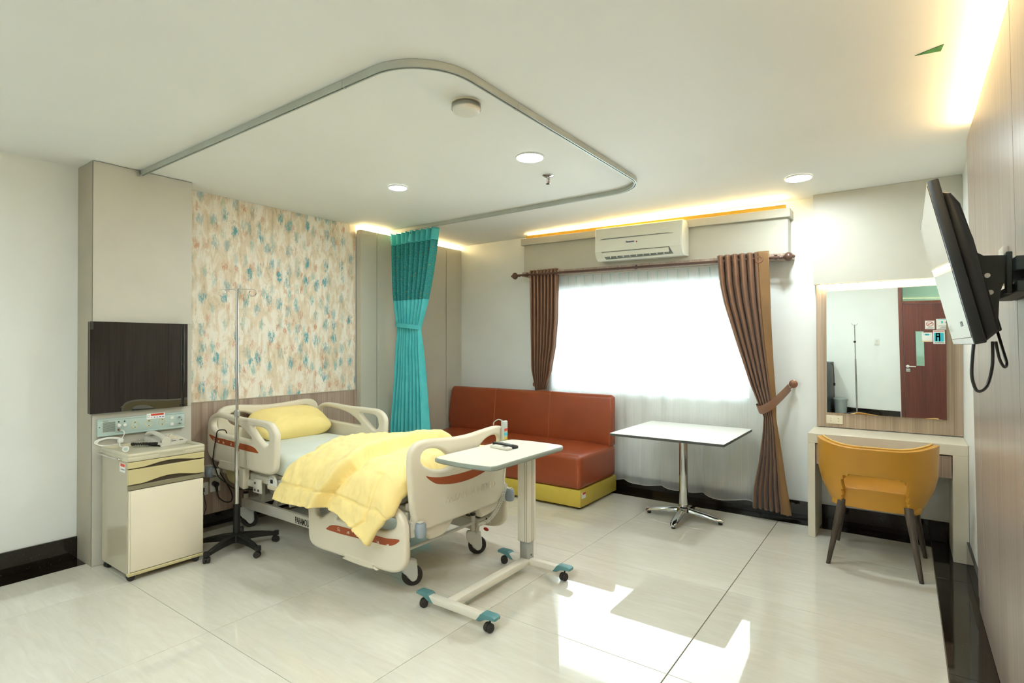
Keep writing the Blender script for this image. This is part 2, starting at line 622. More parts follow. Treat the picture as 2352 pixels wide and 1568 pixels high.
def wallpaper():
    m, nt, out = newmat('abstract splash wallpaper')
    v = coords(nt)
    # base mottling, stretched vertically
    vs = coords(nt, (1, 17, 6))
    big = noise(nt, vs, 1.0, 5.0, 0.65, 0.6)
    base = ramp(nt, big.outputs['Fac'], [(0.30, rgb(186, 178, 150)), (0.39, rgb(218, 203, 178)), (0.50, rgb(226, 213, 192)), (0.57, rgb(238, 232, 218)), (0.75, rgb(242, 238, 228))])
    fine = noise(nt, coords(nt, (1, 46, 24)), 1.0, 4.0, 0.7)
    grey = ramp(nt, fine.outputs['Fac'], [(0.56, (0, 0, 0, 1)), (0.68, (1, 1, 1, 1))])
    g2 = noise(nt, coords(nt, (1, 6, 3)), 1.0, 2.0)
    gm = math_(nt, 'MULTIPLY', grey, ramp(nt, g2.outputs['Fac'], [(0.45, (0, 0, 0, 1)), (0.6, (1, 1, 1, 1))]))
    base = mix(nt, math_(nt, 'MULTIPLY', gm, 0.7), base, rgb(170, 160, 132))
    # splashes: voronoi cells with ragged edges
    rag = noise(nt, coords(nt, (1, 85, 24)), 1.0, 3.5, 0.75)

    brk = ramp(nt, noise(nt, coords(nt, (1, 60, 20)), 1.0, 4.0, 0.75).outputs['Fac'], [(0.40, (0.15, 0.15, 0.15, 1)), (0.54, (1, 1, 1, 1))])

    def splash(scale, off, thr, keep, col, base, ragamt):
        vv = N(nt, 'ShaderNodeMapping')
        vv.inputs['Scale'].default_value = scale
        vv.inputs['Location'].default_value = off
        L(nt, v, vv.inputs['Vector'])
        vo = N(nt, 'ShaderNodeTexVoronoi', voronoi_dimensions='2D')
        sx = N(nt, 'ShaderNodeSeparateXYZ')
        L(nt, vv.outputs[0], sx.inputs[0])
        cb = N(nt, 'ShaderNodeCombineXYZ')
        L(nt, sx.outputs[1], cb.inputs[0])
        L(nt, sx.outputs[2], cb.inputs[1])
        L(nt, cb.outputs[0], vo.inputs['Vector'])
        vo.inputs['Scale'].default_value = 1.0
        vo.inputs['Randomness'].default_value = 0.9
        d = math_(nt, 'ADD', vo.outputs['Distance'], math_(nt, 'MULTIPLY', math_(nt, 'SUBTRACT', rag.outputs['Fac'], 0.5), ragamt))
        spot = math_(nt, 'MULTIPLY', ramp(nt, d, [(thr * 0.5, (1, 1, 1, 1)), (thr, (0, 0, 0, 1))]), brk)
        sep = N(nt, 'ShaderNodeSeparateColor')
        L(nt, vo.outputs['Color'], sep.inputs[0])
        k = math_(nt, 'LESS_THAN', sep.outputs[0], keep)
        amt = math_(nt, 'ADD', math_(nt, 'MULTIPLY', sep.outputs[1], 0.5), 0.5)
        f = math_(nt, 'MULTIPLY', math_(nt, 'MULTIPLY', spot, k), amt)
        return mix(nt, f, base, col)
    base = splash((1, 11.0, 5.0), (0, 3.3, 1.7), 0.45, 0.5, rgb(236, 234, 226), base, 1.1)
    base = splash((1, 13.0, 8.0), (0, 0.4, 0.9), 0.30, 0.34, rgb(200, 146, 112), base, 1.5)
    base = splash((1, 12.0, 4.6), (0, 1.9, 5.1), 0.27, 0.42, rgb(150, 190, 184), base, 1.1)
    base = splash((1, 10.5, 5.6), (0, 7.2, 2.3), 0.34, 0.50, rgb(62, 154, 168), base, 1.05)
    p = bsdf(nt, out, base, 0.6)
    bump(nt, p, fine.outputs['Fac'], 0.1, 0.001)
    return m
M['wallpaper'] = wallpaper()

def teal(name, open_):
    m, nt, out = newmat(name)
    v = coords(nt)
    n = noise(nt, v, 8.0, 3.0)
    if open_:
        tex = noise(nt, coords(nt, (500, 500, 160)), 1.0, 1.0)
        col = ramp(nt, tex.outputs['Fac'], [(0.42, rgb(34, 118, 122)), (0.58, rgb(88, 180, 178))])
        vo = N(nt, 'ShaderNodeTexVoronoi')
        vo.inputs['Scale'].default_value = 24.0
        L(nt, v, vo.inputs['Vector'])
        col = mix(nt, ramp(nt, vo.outputs['Distance'], [(0.10, (1, 1, 1, 1)), (0.14, (0, 0, 0, 1))]), col, rgb(176, 150, 60))
    else:
        col = ramp(nt, n.outputs['Fac'], [(0.3, rgb(88, 198, 204)), (0.7, rgb(106, 212, 216))])
    d = N(nt, 'ShaderNodeBsdfDiffuse')
    L(nt, col, d.inputs['Color'])
    tr = N(nt, 'ShaderNodeBsdfTranslucent')
    L(nt, col, tr.inputs['Color'])
    mx = N(nt, 'ShaderNodeMixShader')
    mx.inputs[0].default_value = 0.22
    L(nt, d.outputs[0], mx.inputs[1])
    L(nt, tr.outputs[0], mx.inputs[2])
    L(nt, mx.outputs[0], out.inputs['Surface'])
    return m
M['teal'] = teal('teal curtain cloth', False)
M['tealmesh'] = teal('teal curtain net', True)

def sheer():
    m, nt, out = newmat('white sheer voile')
    v = coords(nt, (260, 20, 3.0))
    n = noise(nt, v, 1.0, 2.0)
    t = N(nt, 'ShaderNodeBsdfTransparent')
    d = N(nt, 'ShaderNodeBsdfDiffuse')
    d.inputs['Color'].default_value = (0.94, 0.96, 0.95, 1)
    tl = N(nt, 'ShaderNodeBsdfTranslucent')
    tl.inputs['Color'].default_value = (0.94, 0.96, 0.95, 1)
    m1 = N(nt, 'ShaderNodeMixShader')
    m1.inputs[0].default_value = 0.55
    L(nt, d.outputs[0], m1.inputs[1])
    L(nt, tl.outputs[0], m1.inputs[2])
    f = ramp(nt, n.outputs['Fac'], [(0.35, (0.60, 0.60, 0.60, 1)), (0.65, (0.66, 0.66, 0.66, 1))])
    m2 = N(nt, 'ShaderNodeMixShader')
    L(nt, f, m2.inputs[0])
    L(nt, t.outputs[0], m2.inputs[1])
    L(nt, m1.outputs[0], m2.inputs[2])
    L(nt, m2.outputs[0], out.inputs['Surface'])
    return m
M['sheer'] = sheer()

def pane(name, tint):
    m, nt, out = newmat(name)
    t = N(nt, 'ShaderNodeBsdfTransparent')
    t.inputs['Color'].default_value = tint
    g = N(nt, 'ShaderNodeBsdfGlossy')
    g.inputs['Roughness'].default_value = 0.02
    fr = N(nt, 'ShaderNodeFresnel')
    fr.inputs['IOR'].default_value = 1.45
    mx = N(nt, 'ShaderNodeMixShader')
    L(nt, fr.outputs[0], mx.inputs[0])
    L(nt, t.outputs[0], mx.inputs[1])
    L(nt, g.outputs[0], mx.inputs[2])
    L(nt, mx.outputs[0], out.inputs['Surface'])
    return m
M['glass'] = pane('clear window glass', (0.95, 0.98, 0.97, 1))
M['greenglass'] = pane('greenish door glass', (0.60, 0.72, 0.62, 1))
M['cove'] = pm('mustard cove board', (206, 160, 40), 0.5)  # mustard colour carries the warm strip light falling on the board
M['clearplastic'] = pane('clear dome plastic', (0.93, 0.93, 0.9, 1))
# ================================================================== ROOM
H = 2.675
XL, XR, YW, YB = -4.62, 0.34, 5.14, -2.10

bm = B(); box(bm, XL - .1, XR + .1, YB - .1, YW + .1, -.08, -.004)
floor = struct('floor', bm, M['grout'], smooth=0)
xs = [-4.435, -3.879, -2.873, -1.867, -0.861, 0.150]
ys = [YB, -1.641, -0.638, 0.365, 1.368, 2.371, 3.374, 4.377, 4.965]
tile_mesh = {}
for i in range(len(xs) - 1):
    for j in range(len(ys) - 1):
        w, d = xs[i + 1] - xs[i], ys[j + 1] - ys[j]
        key = (round(w, 2), round(d, 2))
        if key not in tile_mesh:
            bm = B(); box(bm, -w / 2 + .0012, w / 2 - .0012, -d / 2 + .0012, d / 2 - .0012, -.012, 0, .0008, 1)
            me = bpy.data.meshes.new('tile'); bm.to_mesh(me); bm.free(); me.materials.append(M['tile'])
            tile_mesh[key] = me
        ob('tile', tile_mesh[key], None, floor, mat4=T((xs[i] + xs[i + 1]) / 2, (ys[j] + ys[j + 1]) / 2, 0))
# black granite border laid in the floor, and skirting
def strip_pieces(parent, lst, name='slab'):
    for (x0, x1, y0, y1, z0, z1) in lst:
        bm = B(); box(bm, x0 + .0006, x1 - .0006, y0 + .0006, y1 - .0006, z0, z1, .0008, 1)
        ob(name, bm, M['granite'], parent, smooth=0)
bm = B(); box(bm, XL, -4.435, YB, 1.315, -.014, -.003); trim1 = struct('trim_1', bm, M['grout'], smooth=0)
strip_pieces(trim1, [(XL, -4.435, a, b, -.004, .0) for a, b in ((YB, -.9), (-.9, .3), (.3, 1.315))])
bm = B(); box(bm, .150, XR, YB, YW, -.014, -.003); trim2 = struct('trim_2', bm, M['grout'], smooth=0)
strip_pieces(trim2, [(.150, XR, a, b, -.004, .0) for a, b in ((YB, .6), (.6, 1.86), (1.86, 3.10), (3.10, 4.34), (4.34, YW))])
bm = B(); box(bm, XL, .150, 4.965, YW, -.014, -.003); trim3 = struct('trim_3', bm, M['grout'], smooth=0)
strip_pieces(trim3, [(a, b, 4.965, YW, -.004, .0) for a, b in ((XL, -3.4), (-3.4, -2.2), (-2.2, -1.02), (-1.02, .150))])
bm = B(); box(bm, XL, XL + .018, YB, 1.315, 0.0005, .150, .002, 1); struct('baseboard_left', bm, M['granite'], smooth=0)
bm = B(); box(bm, -4.46, XR, YW - .018, YW, 0.0005, .150, .002, 1); struct('baseboard_window', bm, M['granite'], smooth=0)
bm = B(); box(bm, XR - .016, XR, 3.93, YW - .019, 0.0005, .150, .002, 1); struct('baseboard_right', bm, M['granite'], smooth=0)
bm = B(); box(bm, XL + .02, -1.0, YB, YB + .018, 0.0005, .150, .002, 1); struct('baseboard_back', bm, M['granite'], smooth=0)
bm = B(); box(bm, -4.555, -4.535, 1.935, 3.59, 0.0005, .105, .002, 1); struct('baseboard_head', bm, M['granite'], smooth=0)

# ceiling and walls
bm = B(); box(bm, XL - .1, XR + .1, YB - .1, YW + .1, H, H + .08); struct('ceiling', bm, M['ceiling'], smooth=0)
bm = B(); box(bm, XL - .1, XL, YB - .1, 1.93, -.08, H); struct('wall_left', bm, M['wall'], smooth=0)
bm = B(); box(bm, XL - .1, -4.555, 1.93, YW + .1, -.08, H); struct('wall_head', bm, M['wall'], smooth=0)
WX0, WX1, WZ0, WZ1 = -3.15, -1.08, 0.94, 2.09
bm = B()
box(bm, XL, WX0, YW, YW + .1, -.08, H); box(bm, WX1, XR, YW, YW + .1, -.08, H)
box(bm, WX0, WX1, YW, YW + .1, -.08, WZ0); box(bm, WX0, WX1, YW, YW + .1, WZ1, H)
struct('wall_window', bm, M['wall'], smooth=0)
bm = B(); box(bm, XR, XR + .1, YB - .1, YW + .1, -.08, H); wall_right = struct('wall_right', bm, M['wall'], smooth=0)
PX = 0.299          # face of the panelling at television height; it leans back slightly
seams = [3.97, 3.63, 2.43, 1.23, .03, -1.17, YB]
for a, b in zip(seams[:-1], seams[1:]):
    bm = B(); box(bm, .325, XR, b + .0015, a - .0015, .002, 2.60, .0025, 1)
    for v in bm.verts:
        if v.co.x < .333: v.co.x -= .040 * v.co.z / 2.6
    ob('panel', bm, M['woodright'], wall_right, smooth=0)
DX0, DX1, DZ1, DZ2 = -.985, -.065, 2.12, 2.50
bm = B()
box(bm, XL, DX0, YB - .1, YB, -.08, H); box(bm, DX1, XR, YB - .1, YB, -.08, H); box(bm, DX0, DX1, YB - .1, YB, DZ2, H)
struct('wall_back', bm, M['wall'], smooth=0)

# window frame and pane
bm = B()
fw = .045
box(bm, WX0, WX1, YW + .02, YW + .07, WZ0, WZ0 + fw, .003, 1); box(bm, WX0, WX1, YW + .02, YW + .07, WZ1 - fw, WZ1, .003, 1)
box(bm, WX0, WX0 + fw, YW + .02, YW + .07, WZ0 + fw, WZ1 - fw, .003, 1); box(bm, WX1 - fw, WX1, YW + .02, YW + .07, WZ0 + fw, WZ1 - fw, .003, 1)
win = struct('window_1', bm, M['alloy'])
bm = B(); box(bm, WX0 + fw - .005, WX1 - fw + .005, YW + .042, YW + .048, WZ0 + fw - .005, WZ1 - fw + .005)
ob('pane', bm, M['glass'], win, smooth=0)

# column by the bedhead with its facing boards
bm = B(); box(bm, XL, -4.347, 1.322, 1.93, 0.0005, H - .001); pil = struct('wall_column', bm, M['beigedark'], smooth=0)
for z0, z1 in ((.001, 1.003), (1.003, 1.610), (1.610, H - .004)):
    bm = B(); box(bm, -4.347, -4.337, 1.315, 1.93, z0 + .0008, z1 - .0008, .0008, 1); ob('panel', bm, M['beige'], pil, smooth=0)
bm = B(); box(bm, XL + .001, -4.339, 1.315, 1.322, .001, H - .003); ob('side_panel', bm, M['beigedark'], pil, smooth=0)  # same laminate as the front, painted darker for its shaded side
# wallpaper field, wood wainscot
bm = B(); box(bm, -4.554, -4.548, 1.931, 3.598, 1.0, H - .001); tp = struct('trim_4', bm, M['wallpaper'], smooth=0)
bm = B(); box(bm, -4.554, -4.530, 1.931, 3.62, .105, 1.0, .0015, 1); struct('trim_5', bm, M['wood'], smooth=0)
bm = B(); box(bm, -4.554, -4.526, 1.931, 3.622, 1.0, 1.006, .0015, 1); struct('trim_6', bm, M['beigedark'], smooth=0)
# putty coloured boards in the corner, top stopped short of the ceiling for a light cove
bm = B(); box(bm, -4.554, -4.475, 3.624, YW - .001, .001, 2.60); cb = struct('trim_7', bm, M['groove'], smooth=0)
for a, b in ((3.600, 3.802), (3.810, 4.860), (4.868, YW - .001)):
    bm = B(); box(bm, -4.475 if a > 3.7 else -4.53, -4.46, a, b, .001, 2.625, .0015, 1); ob('panel', bm, M['paleboard'], cb, smooth=0)

# pelmet over the window (hangs a touch out of level, as in the photo)
def shear(bm, k=-0.017, x0=-2.1):
    for v in bm.verts:
        v.co.z += k * (v.co.x - x0)
    return bm
bm = B(); box(bm, -3.42, -.780, 5.0, YW - .001, 2.236, 2.53, .0015, 1); pel = struct('trim_8', shear(bm), M['paleboard'], smooth=0)
for a, b in ((-3.44, -2.452), (-2.450, -1.624), (-1.622, -.760)):
    bm = B(); box(bm, a, b, 4.96, YW - .001, 2.53, 2.600, .0015, 1); ob('panel', shear(bm), M['paleboard'], pel, smooth=0)
bm = B(); box(bm, -3.44, -.752, 4.985, YW - .001, 2.187, 2.235, .0015, 1); ob('lower_strip', shear(bm), M['wood'], pel, smooth=0)

bm = B(); box(bm, -3.37, -.790, 4.966, 4.976, 2.6003, 2.628); ob('cove_board', shear(bm), M['cove'], pel, smooth=0)
# mirror niche: bulkhead above and wood backing board
bm = B(); box(bm, -.604, XR - .001, 5.058, YW - .001, 1.945, H - .001, .001, 1); struct('trim_9', bm, M['beige'], smooth=0)
bm = B(); box(bm, -.590, XR - .001, 5.105, YW - .001, .790, 1.944, .001, 1); struct('trim_10', bm, M['woodmirror'], smooth=0)

# corridor beyond the entrance door (seen over the transom in the mirror)
bm = B()
box(bm, -2.2, XR + .9, YB - 1.75, YB - 1.65, -.08, 2.8); box(bm, -2.3, -2.2, YB - 1.75, YB - .1, -.08, 2.8)
box(bm, XR + .9, XR + 1.0, YB - 1.75, YB - .1, -.08, 2.8)
struct('wall_corridor', bm, M['wall'], smooth=0)
bm = B(); box(bm, -2.3, XR + 1.0, YB - 1.75, YB - .1, 2.8, 2.9); struct('ceiling_corridor', bm, M['beigedark'], smooth=0)
bm = B(); box(bm, -2.3, XR + 1.0, YB - 1.75, YB - .1, -.08, -.001); struct('floor_corridor', bm, M['beigedark'], smooth=0)
t = thing('corridor_light', 'square white light panel on the corridor ceiling beyond the entrance door transom', 'light', (-.42, YB - .9, 2.8))
bm = B(); box(bm, -.74, -.10, YB - 1.22, YB - .58, 2.775, 2.80, .004, 1); ob('frame', bm, M['whiteplastic'], t)
bm = B(); box(bm, -.71, -.13, YB - 1.19, YB - .61, 2.770, 2.776); ob('diffuser', bm, M['panel_light'], t, smooth=0)

# entrance door on the back wall
bm = B()
box(bm, DX0, DX0 + .06, YB - .09, YB + .02, 0, DZ2, .003, 1); box(bm, DX1 - .06, DX1, YB - .09, YB + .02, 0, DZ2, .003, 1)
box(bm, DX0 + .06, DX1 - .06, YB - .09, YB + .02, DZ2 - .05, DZ2, .003, 1); box(bm, DX0 + .06, DX1 - .06, YB - .09, YB + .02, DZ1, DZ1 + .05, .003, 1)
door = struct('door_1', bm, M['doorframe'])
me = slab('leaf', [[(DX0 + .065, .008), (DX1 - .065, .008), (DX1 - .065, DZ1 - .004), (DX0 + .065, DZ1 - .004)],
                   [(-.745, 1.0), (-.625, 1.0), (-.625, 1.62), (-.745, 1.62)]], .045, .002, T(0, YB - .02, 0) @ XZ, M['door'], smooth=False)
leaf = ob('leaf', me, None, door)
bm = B(); box(bm, -.755, -.615, YB - .024, YB - .016, .99, 1.63); ob('vision_pane', bm, M['greenglass'], leaf, smooth=0)
bm = B(); cyl(bm, (-.87, YB + .002, .985), (-.87, YB + .014, .985), .026, n=20); tube(bm, spline([(-.87, YB + .01, .985), (-.87, YB + .05, .985), (-.845, YB + .06, .985), (-.745, YB + .06, .985)], 5), .009)
ob('handle', bm, M['whiteplastic'], leaf)
bm = B(); box(bm, -.897, -.833, YB + .002, YB + .012, .885, .945, .003); ob('lock_plate', bm, M['steel'], leaf)
bm = B(); box(bm, DX0 + .055, DX1 - .055, YB - .03, YB - .024, DZ1 + .045, DZ2 - .045); ob('transom_pane', bm, M['greenglass'], door, smooth=0)
# ================================================================== CEILING FITTINGS AND LIGHTS
def downlight(x, y, label, s=1.0):
    t = thing('downlight', label, 'light', (x, y, H), 'round ceiling downlights')
    bm = B(); lathe(bm, [(.083 * s, -.002), (.086 * s, -.012), (.092 * s, -.009), (.095 * s, -.001), (.083 * s, -.001)], T(x, y, H)); ob('rim', bm, M['whiteplastic'], t)
    bm = B(); lathe(bm, [(0, -.0085), (.084 * s, -.0075), (.084 * s, -.001), (0, -.001)], T(x, y, H)); ob('diffuser', bm, M['lamp'], t)
downlight(-3.174, 2.913, 'small looking round downlight above the bed, nearest the splash wallpaper', .78)
downlight(-1.969, 2.943, 'round downlight between the smoke detector and the sprinkler')
downlight(-.625, 4.456, 'round downlight over the table by the dressing table')
for k, (x, y) in enumerate(((-2.7, -.35), (-1.45, .45), (-2.7, -1.5), (-1.2, -1.3), (-.55, .9))):  # unseen downlights, added to brighten ceiling and walls
    downlight(x, y, ['round downlight behind the camera on the left half of the room', 'round downlight behind the camera in mid room',
                     'round downlight near the back wall, far from the door', 'round downlight near the back wall, close to the door', 'round downlight behind the camera beside the right wood wall'][k])

def led(name, p0, p1, m, label, w=.012, h=.012):
    t = thing(name, label, 'light strip', tuple((Vector(p0) + Vector(p1)) / 2))
    bm = B()
    d = Vector(p1) - Vector(p0)
    if abs(d.x) > abs(d.y):
        k = d.z / d.x
        box(bm, p0[0], p1[0], p0[1] - w / 2, p0[1] + w / 2, p0[2], p0[2] + h)
        for v in bm.verts: v.co.z += k * (v.co.x - p0[0])
    else:
        box(bm, p0[0] - w / 2, p0[0] + w / 2, p0[1], p1[1], p0[2], p0[2] + h)
    ob('light_tape', bm, m, t, smooth=0)
    bm = B()
    if abs(d.x) > abs(d.y):
        box(bm, p0[0], p1[0], p0[1] - w / 2 - .002, p0[1] + w / 2 + .002, p0[2] - .006, p0[2] - .0005)
        for v in bm.verts: v.co.z += k * (v.co.x - p0[0])
    else:
        box(bm, p0[0] - w / 2 - .002, p0[0] + w / 2 + .002, p0[1], p1[1], p0[2] - .006, p0[2] - .0005)
    ob('backing', bm, M['whiteplastic'], t, smooth=0)
led('led_strip', (-3.36, 4.982, 2.637 + .017 * .001 + .0214), (-.80, 4.982, 2.637 + .0214 - .017 * 2.56), M['led'], 'warm light strip on top of the pelmet above the window')
led('led_strip', (-4.50, 3.63, 2.632), (-4.50, 5.10, 2.632), M['led'], 'warm light strip over the putty boards behind the teal curtain')
led('led_strip', (.300, -2.0, 2.608), (.300, 3.88, 2.608), M['led_wall'], 'warm light strip along the top of the right wood wall')
t = thing('led_strip', 'warm light strip tucked under the bulkhead above the mirror', 'light strip', (-.13, 5.08, 1.94))
bm = B(); box(bm, -.575, .32, 5.074, 5.086, 1.930, 1.938); ob('light_tape', bm, M['ledwarm'], t, smooth=0)
bm = B(); box(bm, -.578, .323, 5.072, 5.088, 1.9385, 1.944); ob('backing', bm, M['whiteplastic'], t, smooth=0)

# smoke detector
t = thing('smoke_detector', 'white round smoke detector on the ceiling inside the curtain rail', 'smoke detector', (-1.79, 2.10, H))
bm = B(); lathe(bm, [(0, -.001), (.072, -.001), (.074, -.012), (.070, -.014), (0, -.014)], T(-1.79, 2.10, H), 28); ob('base_ring', bm, M['ivory'], t)
bm = B(); lathe(bm, [(.060, -.014), (.070, -.020), (.072, -.036), (.066, -.050), (.05, -.057), (0, -.060)], T(-1.79, 2.10, H), 28); ob('dome', bm, M['whiteplastic'], t)
bm = B(); lathe(bm, [(.0735, -.012), (.0745, -.030), (.0735, -.038)], T(-1.79, 2.10, H), 28); ob('clear_cover', bm, M['clearplastic'], t)
# sprinkler
sx, sy = -2.084, 3.352
t = thing('sprinkler', 'chrome fire sprinkler head hanging from the ceiling', 'sprinkler', (sx, sy, H))
bm = B(); lathe(bm, [(0, -.001), (.038, -.001), (.040, -.004), (.030, -.010), (.014, -.012), (0, -.012)], T(sx, sy, H)); ob('cover_plate', bm, M['chrome'], t)
bm = B(); cyl(bm, (sx, sy, H - .012), (sx, sy, H - .024), .011)
for s in (-1, 1): tube(bm, spline([(sx + s * .008, sy, H - .024), (sx + s * .014, sy, H - .036), (sx + s * .003, sy, H - .058)], 4), .0028, 6)
ob('frame_arms', bm, M['chrome'], t)
bm = B(); cyl(bm, (sx, sy, H - .026), (sx, sy, H - .052), .0035, n=8); ob('glass_bulb', bm, M['red'], t)
bm = B(); lathe(bm, [(0, -.057), (.016, -.058), (.018, -.061), (0, -.063)], T(sx, sy, H)); ob('deflector', bm, M['chrome'], t)
# torn triangular gap
bm = B(); prism(bm, [(.040, 2.868), (.135, 2.826), (.127, 2.884)], XY, H - .0025, H - .0004)
tag(ob('ceiling_patch', bm, M['greenpanel'], smooth=0), 'thin triangular green gap in the white ceiling near the wood wall', 'ceiling patch')

# curtain rail
t = thing('curtain_rail', 'grey aluminium U shaped hospital curtain rail on the ceiling', 'curtain rail', (-1.6, 2.8, H))
R_ = .30
xa, y0, y1, x1 = -4.335, 1.595, 3.985, -1.585
path = [(xa, y0)] + [(x1 - R_ + R_ * sin(radians(a)), y0 + R_ - R_ * cos(radians(a))) for a in range(0, 91, 6)]
path += [(x1 - R_ + R_ * cos(radians(a)), y1 - R_ + R_ * sin(radians(a))) for a in range(0, 91, 6)] + [(-4.452, y1)]
def sweep_profile(bm, path, prof):
    rows = []
    for i, p in enumerate(path):
        a = Vector(path[max(i - 1, 0)]); b = Vector(path[min(i + 1, len(path) - 1)])
        d = (b - a).normalized(); n = Vector((-d.y, d.x))
        rows.append([bm.verts.new((p[0] + n.x * q[0], p[1] + n.y * q[0], q[1])) for q in prof])
    k = len(prof)
    for a, b in zip(rows[:-1], rows[1:]):
        for i in range(k):
            bm.faces.new((a[i], a[(i + 1) % k], b[(i + 1) % k], b[i]))
    bm.faces.new(rows[0][::-1]); bm.faces.new(rows[-1])
bm = B(); sweep_profile(bm, path, [(-.011, H - .001), (-.011, H - .034), (-.004, H - .034), (-.004, H - .026), (.004, H - .026), (.004, H - .034), (.011, H - .034), (.011, H - .001)])
ob('track', bm, M['aluminium'], t)
for (px_, py_, ax) in ((-2.1, y0, 0), (x1, 2.25, 1), (x1, 3.62, 1), (-2.0, y1, 0), (-3.2, y1, 0)):
    bm = B()
    box(bm, px_ - (.003 if ax == 0 else .0125), px_ + (.003 if ax == 0 else .0125), py_ - (.0125 if ax == 0 else .003), py_ + (.0125 if ax == 0 else .003), H - .0355, H - .002, .001, 1)
    ob('joiner', bm, M['steel'], t)
bm = B(); box(bm, -4.336, -4.325, y0 - .028, y0 - .012, H - .045, H - .004, .002, 1); cyl(bm, (-4.326, y0 - .02, H - .02), (-4.322, y0 - .02, H - .02), .004, n=10); ob('end_bracket', bm, M['steel'], t)
bm = B(); box(bm, -4.458, -4.446, y1 - .016, y1 + .016, H - .04, H - .006, .003, 1); ob('end_cap', bm, M['steel'], t)
for (px_, py_) in ((-3.7, y0), (-3.0, y0), (-2.55, y0), (x1, 2.0), (x1, 2.9), (x1, 3.3), (-2.4, y1), (-2.8, y1), (-3.6, y1)):
    bm = B(); cyl(bm, (px_, py_, H - .004), (px_, py_, H - .0005), .016, n=12); ob('ceiling_clip', bm, M['whiteplastic'], t)
# ================================================================== BED
BC = 2.62
bed = thing('hospital_bed', 'cream adjustable hospital bed on castors with rust brown inlays on its panels', 'bed', (-3.35, BC, 0))
RO = [(-0.302, 0.931), (-0.372, 0.914), (-0.425, 0.884), (-0.452, 0.838), (-0.462, 0.775), (-0.463, 0.687), (-0.455, 0.622), (-0.419, 0.578), (-0.352, 0.553), (-0.274, 0.546), (-0.164, 0.546), (0.03, 0.546), (0.147, 0.545), (0.259, 0.544), (0.368, 0.543), (0.431, 0.548), (0.48, 0.566), (0.504, 0.606), (0.509, 0.671), (0.512, 0.748), (0.517, 0.806), (0.51, 0.844), (0.479, 0.883), (0.43, 0.908), (0.366, 0.917), (0.257, 0.918), (0.145, 0.919), (0.028, 0.920), (-0.084, 0.925), (-0.2, 0.931)]
RH1 = [(-0.354, 0.878), (-0.380, 0.844), (-0.360, 0.806), (-0.284, 0.780), (-0.149, 0.772), (0.005, 0.768), (0.14, 0.763), (0.196, 0.764), (0.180, 0.789), (0.107, 0.826), (0.030, 0.855), (-0.067, 0.876), (-0.174, 0.887), (-0.276, 0.892)]
RH2 = [(0.192, 0.866), (0.294, 0.870), (0.366, 0.864), (0.409, 0.842), (0.424, 0.800), (0.420, 0.766), (0.395, 0.743), (0.36, 0.746), (0.316, 0.772), (0.243, 0.819)]
RD = [(-0.411, 0.754), (-0.301, 0.741), (-0.215, 0.739), (-0.066, 0.734), (0.029, 0.732), (0.169, 0.729), (0.243, 0.719), (0.28, 0.701), (0.295, 0.685), (0.221, 0.684), (0.146, 0.684), (-0.018, 0.69), (-0.173, 0.695), (-0.283, 0.699), (-0.353, 0.711), (-0.393, 0.731)]

def pict(bm, cx, cy, s, k, Mx, h):
    """tiny white pictogram of a tilting bed, local plane"""
    def bar(x0, y0, x1, y1, w):
        d = Vector((x1 - x0, y1 - y0)); d.normalize(); n = Vector((-d.y, d.x)) * w / 2
        prism(bm, [(cx + s * (x0 - n.x), cy + s * (y0 - n.y)), (cx + s * (x1 - n.x), cy + s * (y1 - n.y)), (cx + s * (x1 + n.x), cy + s * (y1 + n.y)), (cx + s * (x0 + n.x), cy + s * (y0 + n.y))], Mx, h, h + .0008)
    bar(-.5, -.1, .5, -.25, .12)
    bar(-.5, -.1, -.35, .4, .12) if k % 2 == 0 else bar(.5, -.25, .45, .3, .12)
    bar(-.35, .4, .35, .35, .1) if k % 3 == 0 else bar(-.1, .1, .35, .0, .22)
    for q in (-.32, .34):
        prism(bm, [(cx + s * (q + .14 * cos(a * pi / 4)), cy + s * (-.42 + .14 * sin(a * pi / 4))) for a in range(8)], Mx, h, h + .0008)

